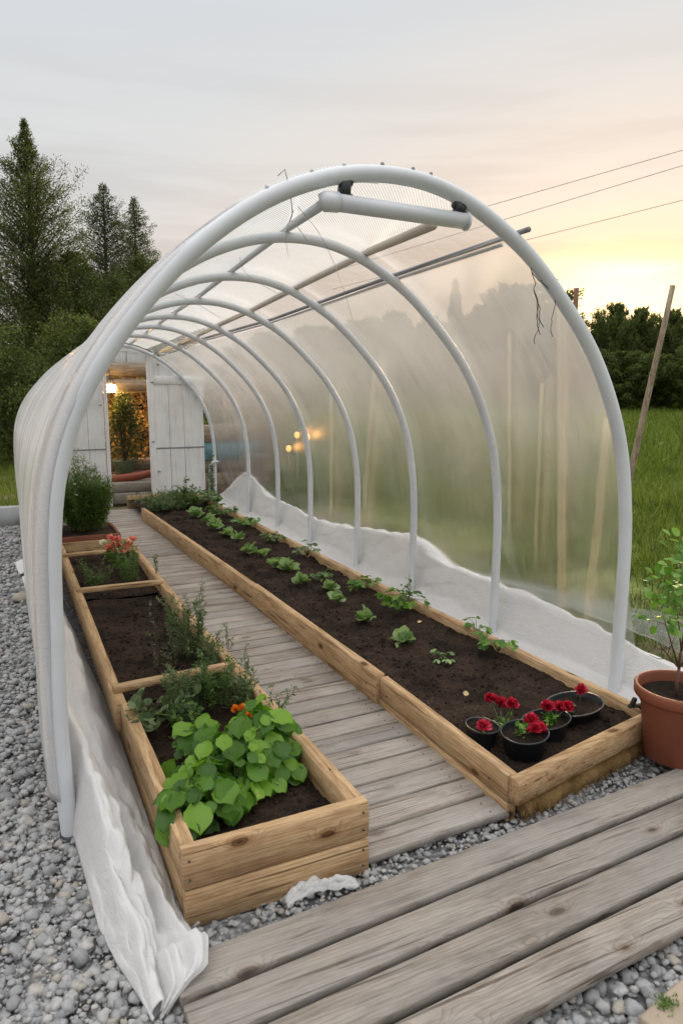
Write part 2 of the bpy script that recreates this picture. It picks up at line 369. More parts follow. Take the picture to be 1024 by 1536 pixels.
def mk_film(name, trans, tint=(.80, .80, .78), stripes=0, streak=.12, refr=0.0, gloss=.05, vgrad=False, tl=.75, edge=0):
    """polythene film: clear share, milky scattering share, soft sheen"""
    M = Mat(name); uv = M.N('ShaderNodeTexCoord'); U = uv.outputs['UV']; O = uv.outputs['Object']
    tb = M.N('ShaderNodeBsdfTransparent'); tb.inputs[0].default_value = (.97, .97, .97, 1)
    clear = tb.outputs[0]
    if refr:
        rf = M.N('ShaderNodeBsdfRefraction'); rf.inputs['IOR'].default_value = 1.03; rf.inputs['Roughness'].default_value = .5
        rf.inputs['Color'].default_value = (.98, .98, .98, 1)
        mr = M.N('ShaderNodeMixShader'); mr.inputs[0].default_value = refr
        M.L(tb.outputs[0], mr.inputs[1]); M.L(rf.outputs[0], mr.inputs[2]); clear = mr.outputs[0]
    d = M.N('ShaderNodeBsdfDiffuse'); d.inputs[0].default_value = (*tint, 1)
    t = M.N('ShaderNodeBsdfTranslucent'); t.inputs[0].default_value = (*tint, 1)
    md = M.N('ShaderNodeMixShader'); md.inputs[0].default_value = tl; M.L(d.outputs[0], md.inputs[1]); M.L(t.outputs[0], md.inputs[2])
    # streaks running along the arches
    n = M.noise(M.map(U, (1100, 5.0, 1)), 1.0, 4, .7)
    n2 = M.noise(O, 1.6, 4, .6)
    fac = M.N('ShaderNodeMapRange'); M.L(n, fac.inputs[0]); fac.inputs['From Min'].default_value = .3; fac.inputs['From Max'].default_value = .7
    fac.inputs['To Min'].default_value = trans + streak; fac.inputs['To Max'].default_value = trans - streak
    f = fac.outputs[0]
    m2 = M.N('ShaderNodeMapRange'); M.L(n2, m2.inputs[0]); m2.inputs['From Min'].default_value = .3; m2.inputs['From Max'].default_value = .7
    m2.inputs['To Min'].default_value = .07; m2.inputs['To Max'].default_value = -.07
    ad = M.N('ShaderNodeMath', operation='ADD', use_clamp=True); M.L(f, ad.inputs[0]); M.L(m2.outputs[0], ad.inputs[1]); f = ad.outputs[0]
    if vgrad:  # clearer towards the bottom; the milky top stands in for forward-scattered sun glow
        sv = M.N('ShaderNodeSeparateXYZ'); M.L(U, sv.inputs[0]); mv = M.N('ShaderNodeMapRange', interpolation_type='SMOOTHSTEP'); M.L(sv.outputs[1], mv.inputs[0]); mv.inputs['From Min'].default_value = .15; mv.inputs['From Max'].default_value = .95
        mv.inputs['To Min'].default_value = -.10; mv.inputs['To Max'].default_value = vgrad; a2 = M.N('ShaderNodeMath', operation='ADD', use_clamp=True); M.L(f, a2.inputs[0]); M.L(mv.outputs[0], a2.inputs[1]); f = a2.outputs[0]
    if stripes:
        w = M.N('ShaderNodeTexWave', wave_type='BANDS', bands_direction='X'); w.inputs['Scale'].default_value = 1.0
        w.inputs['Distortion'].default_value = .6; w.inputs['Detail'].default_value = 1; w.inputs['Detail Scale'].default_value = .3
        M.L(M.map(O, (stripes, stripes, stripes), rot=(0, 0, rad(38))), w.inputs['Vector'])
        sr = M.ramp(w.outputs['Fac'], [(.0, (.75, .75, .75)), (.45, (.25, .25, .25)), (1, (0, 0, 0))])
        mu = M.N('ShaderNodeMath', operation='SUBTRACT', use_clamp=True); M.L(f, mu.inputs[0]); M.L(sr, mu.inputs[1]); f = mu.outputs[0]
    gl = M.N('ShaderNodeBsdfGlossy'); gl.inputs['Roughness'].default_value = .22; gl.inputs[0].default_value = (.9, .9, .9, 1)
    fr = M.N('ShaderNodeFresnel'); fr.inputs[0].default_value = 1.3
    bp = M.N('ShaderNodeBump'); bp.inputs['Strength'].default_value = .35; bp.inputs['Distance'].default_value = .01; M.L(M.noise(O, 9, 3), bp.inputs['Height'])
    for q in (d, t, gl): M.L(bp.outputs[0], q.inputs['Normal'])
    mx = M.N('ShaderNodeMixShader'); M.L(f, mx.inputs[0]); M.L(md.outputs[0], mx.inputs[1]); M.L(clear, mx.inputs[2])
    mg = M.N('ShaderNodeMixShader'); 
    gm = M.N('ShaderNodeMath', operation='MULTIPLY'); M.L(fr.outputs[0], gm.inputs[0]); gm.inputs[1].default_value = gloss * 10
    M.L(gm.outputs[0], mg.inputs[0]); M.L(mx.outputs[0], mg.inputs[1]); M.L(gl.outputs[0], mg.inputs[2])
    M.L(mg.outputs[0], M.out.inputs[0]); return M.m
film_left = mk_film('film_left', .22, (.93, .93, .94), streak=.12, gloss=.06, tl=.6)
film_roof = mk_film('film_roof', .50, (.84, .84, .82), stripes=24, streak=.06, gloss=.03)
film_clear = mk_film('film_clear', .82, (.85, .85, .82), streak=.05, gloss=.03)
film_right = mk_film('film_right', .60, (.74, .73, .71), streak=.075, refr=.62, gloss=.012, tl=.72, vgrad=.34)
film_apron = mk_film('film_apron', .78, (.46, .50, .50), streak=.1, gloss=0.0, tl=.3)
def mk_fleece(name, c=(.72, .735, .75)):
    M = Mat(name); tcn = M.N('ShaderNodeTexCoord'); O = tcn.outputs['Object']
    n = M.noise(O, 14, 5, .6); f = M.noise(O, 300, 2)
    M.col(M.ramp(n, [(.3, tuple(x * .93 for x in c)), (.7, c)]), .75, .25)
    t = M.N('ShaderNodeBsdfTranslucent'); t.inputs[0].default_value = (*c, 1)
    wr = M.noise(M.map(O, (1, .45, 1)), 22, 6, .7, 1.5); bp = M.bump(M.mix(M.mix(n, wr, .6), f, .15), .8, .02); M.L(bp, t.inputs['Normal'])
    mx = M.N('ShaderNodeMixShader'); mx.inputs[0].default_value = .45; M.L(M.b.outputs[0], mx.inputs[1]); M.L(t.outputs[0], mx.inputs[2])
    tb = M.N('ShaderNodeBsdfTransparent'); m3 = M.N('ShaderNodeMixShader'); m3.inputs[0].default_value = .10; M.L(mx.outputs[0], m3.inputs[1]); M.L(tb.outputs[0], m3.inputs[2]); M.L(m3.outputs[0], M.out.inputs[0])
    return M.m
fleece_m = mk_fleece('fleece', (.93, .93, .93))

# ---------------- arch geometry ----------------
AP = np.array([(.100, -.02), (.086, .25), (.084, .5), (.090, .81), (.102, 1.17), (.137, 1.405), (.212, 1.62), (.32, 1.80), (.50, 2.03), (.69, 2.215), (.916, 2.371), (1.131, 2.462), (1.30, 2.503), (1.48, 2.515), (1.65, 2.50), (1.83, 2.445), (2.02, 2.345), (2.20, 2.225), (2.465, 1.960), (2.60, 1.78), (2.715, 1.56), (2.785, 1.36), (2.82, 1.18), (2.85, .93), (2.852, .58), (2.845, .25), (2.84, -.02)])
def resample(P, n):
    P = np.asarray(P, float)
    for _ in range(3):   # chaikin-like smoothing keeping the ends
        Q = [P[0]]
        for a, b in zip(P[:-1], P[1:]): Q += [a * .75 + b * .25, a * .25 + b * .75]
        P = np.array(Q + [P[-1]])
    s = np.r_[0, np.cumsum(np.linalg.norm(np.diff(P, axis=0), axis=1))]
    t = np.linspace(0, s[-1], n)
    return np.stack([np.interp(t, s, P[:, i]) for i in range(P.shape[1])], 1)
ARC = resample(AP, 241)
def hf(y): return np.interp(y, [2.6, 3.7, 5.7, 10.8], [1, .985, .95, .935])
def xf(y): return np.interp(y, [2.6, 10.8], [0, .0])
def arc(y, t):
    """point on the hoop line at y, t in 0..1 from left foot to right foot"""
    i = np.asarray(t) * 240; a = np.stack([np.interp(i, np.arange(241), ARC[:, k]) for k in (0, 1)], -1)
    return a[..., 0], a[..., 1] * hf(y)
def arcn(t):
    e = .004; x0, z0 = arc(2.6, np.clip(np.asarray(t) - e, 0, 1)); x1, z1 = arc(2.6, np.clip(np.asarray(t) + e, 0, 1))
    d = norm(np.stack([x1 - x0, z1 - z0], -1)); return -d[..., 1], d[..., 0]     # outward normal
def t_at(x, z=None):
    k = np.argmin((ARC[:, 0] - x) ** 2 + (0 if z is None else (ARC[:, 1] - z) ** 2)); return k / 240
HY = [2.60, 3.66, 4.72, 5.72, 6.85, 7.86, 9.0, 10.72]

# ================= SETTING =================
# ground: one sheet, far meadow rising slightly
def ground_z(x, y):
    r = np.hypot(x, y); base = np.clip((r - 14) / 40, 0, 1) ** 1.3 * 1.35
    right = np.clip((x - 3.0) / .8, 0, 1)
    return -.045 + base + right * .03 * (1 + .8 * N1(x * 1.3, y * 1.3)) + np.clip((r - 54) / 300, 0, 1) * 2
def ground_sheet():
    a = np.r_[-900, -300, -120, np.arange(-60, -8, 4), np.arange(-8, 16, .25), np.arange(16, 60, 2), 120, 300, 900]
    b = np.r_[-900, -200, -40, np.arange(-10, 0, 2), np.arange(0, 16, .25), np.arange(16, 70, 2), 120, 300, 900]
    X, Y = np.meshgrid(a, b, indexing='ij'); Z = ground_z(X, Y)
    mb = MB(); mb.add(np.stack([X, Y, Z], -1).reshape(-1, 3), grid(len(a), len(b)))
    o = obj('ground', mb, meadow_m); tag(o, 'green meadow and rough grass reaching to the tree line', kind='structure')
ground_sheet()
# gravel base slab
a = np.arange(-4.2, 3.3, .06); b = np.arange(-.5, 9.9, .06)
X, Y = np.meshgrid(a, b, indexing='ij'); Z = -.004 + .012 * N1(X * 5, Y * 5) + .006 * N2(X * 17, Y * 17)
edge = np.clip((3.2 - X) / .25, 0, 1) * np.clip((9.85 - Y) / .1, 0, 1); Z = Z * edge - .06 * (1 - edge)
mb = MB(); mb.add(np.stack([X, Y, Z], -1).reshape(-1, 3), grid(len(a), len(b)))
tag(obj('gravel_path', mb, ground_m), 'grey crushed gravel ground around the tunnel', kind='structure')

# loose stones
def ico(sub):
    import bmesh
    bm = bmesh.new(); bmesh.ops.create_icosphere(bm, subdivisions=sub, radius=1)
    v = np.array([tuple(x.co) for x in bm.verts]); f = np.array([[q.index for q in p.verts] for p in bm.faces]); bm.free(); return v, f
I1, I2 = ico(1), ico(2)
def rotm(n):
    q = R.normal(size=(n, 4)); q /= np.linalg.norm(q, axis=1)[:, None]; w, x, y, z = q.T
    return np.stack([np.stack([1-2*(y*y+z*z), 2*(x*y-z*w), 2*(x*z+y*w)], -1), np.stack([2*(x*y+z*w), 1-2*(x*x+z*z), 2*(y*z-x*w)], -1), np.stack([2*(x*z-y*w), 2*(y*z+x*w), 1-2*(x*x+y*y)], -1)], 1)
def stones(P, r, tmpl, kinds=12, amp=.30, flat=.68):
    Vs, Fs, o = [], [], 0
    k = R.integers(0, kinds, len(P))
    for q in range(kinds):
        tv = tmpl[0] * (1 + R.normal(0, amp * .6, (len(tmpl[0]), 1))) * R.uniform(.7, 1.15, (1, 3)); s = k == q
        if not s.any(): continue
        M = np.zeros((s.sum(), 3, 4)); M[:, :, :3] = rotm(s.sum()) * r[s][:, None, None]; M[:, 2, :3] *= flat; M[:, :, 3] = P[s]
        V, F = inst(tv, tmpl[1], M); Vs.append(V); Fs.append(F + o); o += len(V)
    return np.concatenate(Vs), np.concatenate(Fs)
def scatter_gravel():
    Vs, Fs, o = [], [], 0
    def reg(n, x0, x1, y0, y1, rlo, rhi, tm, zr=(-.005, .022), test=None, p=2.2):
        nonlocal o
        P = np.stack([R.uniform(x0, x1, n), R.uniform(y0, y1, n), R.uniform(*zr, n)], 1)
        if test is not None: P = P[test(P)]
        r = rlo + (rhi - rlo) * R.random(len(P)) ** p
        V, F = stones(P, r, tm); Vs.append(V); Fs.append(F + o); o += len(V)
    lf = lambda P: (P[:, 0] < .42) & ~((P[:, 0] > np.interp(P[:, 1], [1.78, 1.88, 2.04, 2.2, 2.52], [.215, .18, .15, .14, .115])) & (P[:, 1] > 1.78) & (P[:, 0] < .38))
    reg(14000, -1.1, .42, .9, 3.2, .004, .011, I1, test=lf, zr=(.0, .014))
    reg(12000, -1.9, .42, 3.2, 5.5, .006, .013, I1, test=lf, zr=(.0, .014))
    reg(9000, -1.1, .42, .9, 3.0, .008, .027, I2, test=lf)
    reg(7000, -1.7, .42, 3.0, 5.0, .009, .030, I1, test=lf)
    reg(13000, -3.0, .36, 5.0, 9.6, .012, .034, I1, test=lf)
    reg(3600, .3, 2.7, 1.70, 2.2, .006, .017, I2, zr=(-.005, .014))
    reg(3200, .35, 2.6, .6, 1.45, .009, .026, I2, zr=(-.005, .016))
    reg(900, -.3, .5, 1.0, 1.9, .008, .02, I2, zr=(.01, .03), test=lf)
    V, F = np.concatenate(Vs), np.concatenate(Fs)
    o_ = fast('gravel', V, F, gravel_m, smooth=False); tag(o_, 'loose grey gravel stones covering the ground', 'gravel', kind='stuff')
scatter_gravel()

# boardwalk through the tunnel
mb = MB(); y = 1.975; SCR = []
x0f = lambda y: .985 + 0 * y
while y < 10.0:
    w = rnd.uniform(.117, .137); yc = y + w / 2
    xl = .93 + rnd.uniform(-.01, .01); xr = 1.655 + rnd.uniform(-.006, .006) - max(0, y - 3) * .006
    if y < 1.99: xl = 1.0
    SCR += [yc - .03, yc + .03]; z = .036 + rnd.uniform(-.0015, .0015)
    board(mb, (xl, yc + rnd.uniform(-.002, .002) - .006, z), (xr, yc + rnd.uniform(-.002, .002) + .012, z), w, .034, jit=.0012, seg=5)
    y += w + rnd.uniform(.014, .020)
tag(obj('boardwalk', mb, walk_x), 'grey weathered plank boardwalk running down the tunnel', kind='structure')
# front deck
dk = MB()
ang = .057
pit = [(.155, .30, 0), (.152, .275, 0), (.150, .26, 0), (.158, .32, 0)]
def dkp(u, v): return (.34 + u * math.cos(ang) + v * math.sin(ang), 1.79 + u * math.sin(ang) - v * math.cos(ang))
v = .0
for i, (w, x0, _) in enumerate(pit):
    p0 = dkp(-.045 + rnd.uniform(-.004, .004), v + w / 2); p1 = dkp(3.6, v + w / 2 + rnd.uniform(-.004, .004))
    board(dk, (*p0, .056 + i * .0005), (*p1, .056), w - .022, .038, jit=.0012, ch=.004); v += w + .003
for u in (.25, 1.3, 2.4, 3.4):
    p0, p1 = dkp(u, .02), dkp(u, .60); board(dk, (*p0, .016), (*p1, .016), .06, .044)
o = obj('deck', dk, deck_x); tag(o, 'wide weathered grey boards of the low deck in front', kind='structure')
# pale slab corner lower right
mb = MB(); board(mb, (1.40, 1.003, .02), (2.2, 1.146, .02), .22, .05, ch=.008, jit=.003)
o = obj('wooden_slab', mb, simple('pale_slab', (.40, .33, .25), .85, .2, .15, 5, .3, 50)); tag(o, 'pale tan slab poking into the bottom right corner beside the gravel', 'slab')

# concrete edging on the left far side
mb = MB(); board(mb, (-1.6, 9.95, .09), (.06, 9.95, .09), .12, .26, ch=.01, jit=.003)
tag(obj('concrete_edging', mb, concrete), 'low pale concrete edging block between the gravel and the grass at left', 'edging')
# mossy rock
P = np.array([[.0, 6.05, .035]]); V, F = stones(P, np.array([.075]), I2, 1); o = fast('rock', V, F, simple('rock_brown', (.30, .27, .22), .9, .2, .3, 12, .5, 60), smooth=True)
tag(o, 'lone brownish rock lying on the gravel beside the white tunnel film', 'rock')

# ---------------- plant generators ----------------
LEAF = (np.array([(0, 0, 0), (.3, .28, .05), (.3, -.28, .05), (.3, 0, -.03), (.65, .32, .03), (.65, -.32, .03), (.65, 0, -.05), (1, 0, -.12)]),
        np.array([(0, 3, 1, 1), (0, 2, 3, 3), (3, 6, 4, 1), (3, 2, 5, 6), (6, 7, 4, 4), (6, 5, 7, 7)]))
def tri(F):  # quads (some degenerate) -> tris
    out = []
    for f in F:
        out.append(f[:3])
        if f[3] != f[2]: out.append([f[0], f[2], f[3]])
    return np.array(out)
LEAFT = (LEAF[0], tri(LEAF[1]))
def round_leaf(n=10, cup=.12):
    V = [(0, 0, 0), (.5, 0, -.05)]; 
    for k in range(n):
        a = math.pi + 2 * math.pi * (k + .5) / n
        V.append((.5 + .5 * math.cos(a), .46 * math.sin(a) * (1 - .1 * math.cos(a)), cup * (math.cos(a) ** 2 * -.4 + abs(math.sin(a)) * .9) + .02 * math.sin(3 * a)))
    F = [(1, 2 + k, 2 + (k + 1) % n) for k in range(n)]
    F.append((0, 2, 2 + n - 1)); return np.array(V), np.array(F)
def broad_leaf():
    V, F = [], []; n = 9
    for i in range(n):
        t = i / (n - 1); w = .43 * math.sin(math.pi * min(1, t * .97 + .02) ** 1.2) ** .8; z = -.22 * t * t
        for q in (-1, -.5, 0, .5, 1): V.append((t, w * q * (1 + .05 * math.sin(i * 2.5)), z + .10 * abs(q) ** 1.5 + (.018 if i % 2 else -.018) * abs(q) - (.02 if q == 0 else 0)))
    for i in range(n - 1):
        for j in range(4): a = i * 5 + j; F += [(a, a + 1, a + 6), (a, a + 6, a + 5)]
    return np.array(V), np.array(F)
BLEAF = broad_leaf()
RLEAF = round_leaf(12)
NLEAF = (np.array([(0, 0, 0), (.5, .09, .03), (.5, -.09, .03), (1, 0, -.05)]), np.array([(0, 2, 1), (1, 2, 3)]))
BLADE = (np.array([(0, .5, 0), (0, -.5, 0), (.55, .35, .0), (.55, -.35, .0), (1, 0, -.15)]), np.array([(0, 1, 2), (1, 3, 2), (2, 3, 4)]))
def sprig(base, top, n, ll, lw, bend=.03, spread=.9):
    """points and directions for leaves along a stem; returns stem path, pos, dirs"""
    base, top = np.array(base, float), np.array(top, float); L = np.linalg.norm(top - base)
    k = 6; ctr = R.normal(0, bend, (k + 1, 3)) * np.linspace(0, 1, k + 1)[:, None]; ts = np.linspace(0, 1, k + 1)
    path = base + (top - base) * ts[:, None] + ctr * .5
    t = R.uniform(.12, 1, n); P = np.stack([np.interp(t, ts, path[:, i]) for i in range(3)], 1)
    ax = norm(top - base); rd = norm(np.cross(R.normal(size=(n, 3)), ax)); D = norm(rd * spread + ax * R.uniform(.2, .9, (n, 1)))
    return path, P, D
class Plant:
    def __init__(s): s.st = MB(); s.V = {}; 
    def stem(s, path, r0, r1=None, n=5):
        r1 = r0 * .4 if r1 is None else r1; tube(s.st, [tuple(p) for p in path], list(np.linspace(r0, r1, len(path))), n)
    def leaves(s, key, tmpl, P, D, size, wid=None, up=None):
        n = len(P); up = R.normal(0, .35, (n, 3)) + np.array([0, 0, 1.]) if up is None else up
        M = frames(P, D, up, size, wid if wid is not None else size, size); V, F = inst(*tmpl, M); s.V.setdefault(key, []).append((V, F))
    def build(s, name, loc, label, cat, mats, group=None, names=None, stem_mat=None, smooth=True):
        t = thing(name, loc, label, cat, group)
        if s.st.n: obj('stem', s.st, stem_mat or stem_g, t)
        for k, L in s.V.items():
            Vs, Fs, o = [], [], 0
            for V, F in L: Vs.append(V); Fs.append(F + o); o += len(V)
            kk = k.split('#')[0]; fast({'petals': 'blossom', 'flower': 'blossom'}.get(kk, kk), np.concatenate(Vs), np.concatenate(Fs), mats[kk], t, smooth)
        return t
def herb(name, c, h, rad_, ns, nl, ll, mat, label, cat='herb', lw=None, group=None, lean=.25, tm=None, extra=None, smat=None, droop=0):
    p = Plant(); c = np.array(c, float)
    for i in range(ns):
        a = rnd.uniform(0, 6.28); rr = rad_ * math.sqrt(rnd.random()) * .6; b = c + (math.cos(a) * rr, math.sin(a) * rr, 0)
        hh = h * rnd.uniform(.5, 1); tp = b + (math.cos(a) * rad_ * rnd.uniform(.2, 1) * (lean * 2.2), math.sin(a) * rad_ * rnd.uniform(.2, 1) * (lean * 2.2), hh)
        path, P, D = sprig(b, tp, nl, ll, 0, .25 * rad_ + .01)
        if droop: D[:, 2] -= droop; D = norm(D)
        p.stem(path, .0022 + .001 * h); p.leaves('leaves', tm or LEAFT, P, D, ll * R.uniform(.6, 1.2, len(P)), (lw or ll) * R.uniform(.7, 1.2, len(P)))
    if extra: extra(p)
    return p.build(name, tuple(c), label, cat, {'leaves': mat, 'flower': fl_white, 'petals': fl_pink}, group, stem_mat=smat)
FH = [0]
def flowerhead(p, c, r, n=26, key='flower', el=.25):
    FH[0] += 1; mk = key; key = key + '#%d' % FH[0]
    c = np.array(c, float); a = R.uniform(0, 6.28, n); e = R.uniform(-.2, 1.2, n)
    D = np.stack([np.cos(a) * np.cos(e), np.sin(a) * np.cos(e), np.sin(e)], 1); P = c + D * r * .15
    p.leaves(key, RLEAF, P, D, r * R.uniform(.75, 1.05, n), r * R.uniform(.6, .9, n), up=R.normal(0, 1, (n, 3)))

# ================= RAISED BEDS =================
def soil_patch(parent, x0, x1, y0, y1, z, seed, xr0=None, skew=None, clods=900, h=.012):
    nx, ny = max(8, int((x1 - x0) / .018)), max(8, int((y1 - y0) / .022))
    U, V = np.meshgrid(np.linspace(0, 1, nx), np.linspace(0, 1, ny), indexing='ij'); Y = y0 + (y1 - y0) * V
    if skew: xa, xb, ya = skew; XL, XR = xa(Y), xb(Y); X = XL + (XR - XL) * U; Y = Y + ya(U) * (1 - V)
    else: X = x0 + (x1 - x0) * U
    Zf = lambda X, Y: z + h * N1(X * 7 + seed, Y * 7) + h * .6 * N2(X * 19, Y * 19 + seed) + h * .4 * N3(X * 45, Y * 45)
    mb = MB(); mb.add(np.stack([X, Y, Zf(X, Y)], -1).reshape(-1, 3), grid(nx, ny))
    o = obj('soil', mb, soil_m, parent)
    iu = R.integers(2, nx - 2, clods); iv = R.integers(2, ny - 2, clods); px = X[iu, iv] + R.uniform(-.01, .01, clods); py = Y[iu, iv] + R.uniform(-.01, .01, clods)
    P = np.stack([px, py, Zf(px, py) + .001], 1); Vv, F = stones(P, .003 + .012 * R.random(clods) ** 2.8, I1, 5, .4)
    fast('soil_clods', Vv, F, soil_m, parent, smooth=False)['kind'] = 'stuff'
# left bed
lb = thing('raised_bed', (.68, 1.98, 0), 'narrow pine raised bed along the left film, leafy greens at its front end', 'raised bed')
ZT = .275
def part_board(name, parent, p0, p1, w, t, mat, **k):
    mb = MB(); board(mb, p0, p1, w, t, **k); return obj(name, mb, mat, parent)
part_board('front_board', lb, (.380, 1.974, .208), (1.022, 1.976, .208), .045, .135, wood_x, ch=.005)
part_board('front_board', lb, (.384, 1.972, .0705), (1.022, 1.974, .0705), .045, .131, wood_x, ch=.005)
part_board('side_board', lb, (.406, 1.999, .206), (.388, 3.12, .206), .05, .132, wood_y, ch=.005)
part_board('side_board', lb, (.409, 1.999, .069), (.372, 6.9, .069), .05, .130, wood_y, ch=.005)
part_board('side_board', lb, (.366, 3.135, .200), (.346, 6.9, .200), .052, .132, wood_y, ch=.005)
part_board('side_board', lb, (.992, 2.001, .206), (.95, 3.9, .206), .058, .134, wood_y, ch=.006)
part_board('side_board', lb, (.948, 3.905, .200), (.955, 6.9, .200), .05, .132, wood_y, ch=.005)
part_board('side_board', lb, (.992, 2.002, .070), (.94, 6.9, .070), .045, .128, wood_y, ch=.005)
part_board('cross_bar', lb, (.352, 3.27, .284), (.955, 3.33, .279), .042, .036, wood_x)
part_board('cross_bar', lb, (.345, 5.16, .272), (.95, 5.15, .272), .05, .034, wood_x)
part_board('cross_bar', lb, (.335, 6.38, .272), (.95, 6.41, .272), .06, .034, wood_x)
part_board('end_board', lb, (.345, 6.93, .14), (.98, 6.93, .14), .04, .27, wood_x)
soil_patch(lb, .41, .975, 2.0, 3.28, .175, 3, clods=700)
soil_patch(lb, .37, .93, 3.3, 5.14, .185, 11, clods=900)
soil_patch(lb, .37, .93, 5.17, 6.9, .19, 21, clods=500)
# right bed
rb = thing('raised_bed', (2.1, 2.1, 0), 'long wide pine raised bed right of the boardwalk, rows of seedlings in dark soil', 'raised bed')
part_board('side_board', rb, (1.665, 1.985, .142), (1.672, 3.04, .142), .05, .118, wood_y, ch=.006)
part_board('side_board', rb, (1.662, 1.985, .042), (1.668, 3.04, .042), .046, .080, wood_y, ch=.004)
part_board('side_board', rb, (1.655, 3.045, .108), (1.615, 5.0, .108), .052, .216, wood_y, ch=.007)
part_board('side_board', rb, (1.612, 5.005, .106), (1.475, 9.15, .106), .05, .212, wood_y, ch=.006)
part_board('side_board', rb, (2.585, 2.17, .10), (2.50, 4.9, .10), .05, .20, wood_y, ch=.006)
part_board('side_board', rb, (2.498, 4.905, .10), (2.44, 10.4, .10), .05, .20, wood_y, ch=.006)
part_board('front_board', rb, (1.645, 1.956, .150), (2.612, 2.148, .150), .05, .106, wood_x, ch=.006)
part_board('end_board', rb, (1.46, 10.42, .1), (2.45, 10.42, .1), .04, .2, wood_x)
mb = MB()
nn = 60
for k in range(1):
    P = [(1.70 + .88 * t + .006 * math.sin(t * 40), 1.995 + .175 * t + .006 * math.sin(t * 23), .048 + .006 * math.sin(t * 31)) for t in np.linspace(0, 1, nn)]
    tube(mb, P, [.050 + .006 * rnd.uniform(-1, 1) for _ in P], 14)
V, F = mb.arrays(); mb.v = [V * [1, 1, 1] + np.stack([R.normal(0, .002, len(V))] * 3, 1)]
cr_ = obj('coir_roll', mb, coir_m, rb)
# loose coir fibres
n = 3500; t = R.random(n); P = np.stack([1.69 + .90 * t, 1.953 + .178 * t + R.uniform(-.008, .02, n), R.uniform(.01, .095, n)], 1)
D = R.normal(0, 1, (n, 3)); D[:, 1] -= .6; V, F = inst(*NLEAF, frames(P, D, (0, 0, 1), R.uniform(.01, .035, n), .012)); fast('coir_fibres', V, F, coir_m, rb)['kind'] = 'stuff'
lx = lambda Y: np.interp(Y, [1.9, 3.04, 5, 9.15, 10.4], [1.69, 1.68, 1.635, 1.50, 1.46]); rx = lambda Y: np.interp(Y, [2.1, 4.9, 10.4], [2.565, 2.48, 2.42])
soil_patch(rb, 0, 1, 1.975, 10.4, .145, 5, skew=(lx, rx, lambda u: .17 * u), clods=6000, h=.018)

steel = simple('screw_steel', (.06, .055, .05), .5)
def screw(p, n, parent):
    mb = MB(); q = Vector(p); n = Vector(n); tube(mb, [tuple(q - n * .002), tuple(q + n * .0012)], .0042, 8); obj('screw', mb, steel, parent)
for z in (.24, .175, .10, .04):
    for x in (.402, 1.0): screw((x, 1.951, z), (0, -1, 0), lb)
for y in (2.2, 2.9): screw((.406, y, .2725), (0, 0, 1), lb); screw((.99 - .02 * (y - 2), y, .2755), (0, 0, 1), lb)
for (x, y) in ((1.69, 1.94), (2.56, 2.113)):
    for z in (.175, .125): screw((x, y, z), (.19, -.98, 0), rb)
for y in (2.1, 2.95, 3.15, 4.9): screw((1.6385 if y < 3.04 else 1.628 - .02 * (y - 3), y, .13), (-1, 0, 0), rb)
sm = MB(); bw = bpy.data.objects['boardwalk']
for yy in SCR:
    for x in (1.02, 1.58): tube(sm, [(x, yy, .050), (x, yy, .0545)], .0040, 6)
obj('screw_heads', sm, steel, bw)['kind'] = 'stuff'

# ================= GREENHOUSE =================
gh = thing('hoop_greenhouse', (1.47, 2.6, 0), 'long hoop greenhouse of white pipes under translucent film with a white board end', 'greenhouse')
for i, y in enumerate(HY):
    t = np.linspace(0, 1, 120); x, z = arc(y, t); r = .0325 if i == 0 else .0275
    mb = MB(); tube(mb, [(a, y, b) for a, b in zip(x, z)], r, 16); obj('hoop', mb, pvc, gh)
# foot sleeve of front hoop
mb = MB(); tube(mb, [(.101, 2.6, -.03), (.101, 2.6, .03)], .041, 16); obj('foot_cap', mb, black_plastic, gh)
# wrapped film hem on left of the front hoop
ts = np.linspace(.03, .50, 90); x, z = arc(2.6, ts); nx, nz = arcn(ts)
wv = .026 + .012 * np.sin(ts * 31) * np.clip((.5 - ts) * 4, 0, 1)
prof = []
for j, (a, off, yy) in enumerate([(0, .018, -.030), (1, .034, -.02), (2, .046, .01), (3, .060, .055), (4, .045, .12), (5, .06, .2), (6, .04, .3)]):
    fade = np.clip((.50 - ts) * 5, 0.15, 1)
    w_ = off * fade + .012 * N1(ts * 14 + j * 3, j * 1.7) * fade
    prof.append(np.stack([x + nx * w_, 2.6 + yy * (.4 + .6 * fade) + 0 * x, z + nz * w_], -1))
P = np.stack(prof, 1)
sheet('film_hem', P, film_left, gh, .002)
# films
def film(name, y0, y1, t0, t1, mat, off=.036, nu=160, nv=70, fold=.0, bulge=0, seed=0, flare=0, sg=.035):
    ys = np.linspace(y0, y1, nu); ts = np.linspace(t0, t1, nv); Y, T = np.meshgrid(ys, ts, indexing='ij')
    x, z = arc(Y, T); nx, nz = arcn(T)
    hy = np.array(HY); d = np.min(np.abs(Y[..., None] - hy), -1); k = np.searchsorted(hy, Y).clip(1, len(hy) - 1); gap = (hy[k] - hy[k - 1]) / 2
    sag = -sg * np.sin(np.clip(d / gap, 0, 1) * math.pi / 2) ** 2
    w = off + sag + fold * (N1(Y * 5.5 + seed, T * 3 + seed) + .6 * N2(Y * 13 + seed, T * 2.5)) * (.35 + .65 * np.abs(T - .5) * 2) + bulge * np.exp(-((T - .16) / .12) ** 2) + flare * np.clip((T - .86) / .1, 0, 1) ** 2
    return sheet(name, np.stack([x + nx * w, Y, z + nz * w], -1), mat, gh)
t_L, t_B = .40, .565
tp = t_at(2.17, 2.25)
film('film_left_side', 2.62, 10.75, .035, t_L, film_left, fold=.016, bulge=.035, nu=360, nv=90)
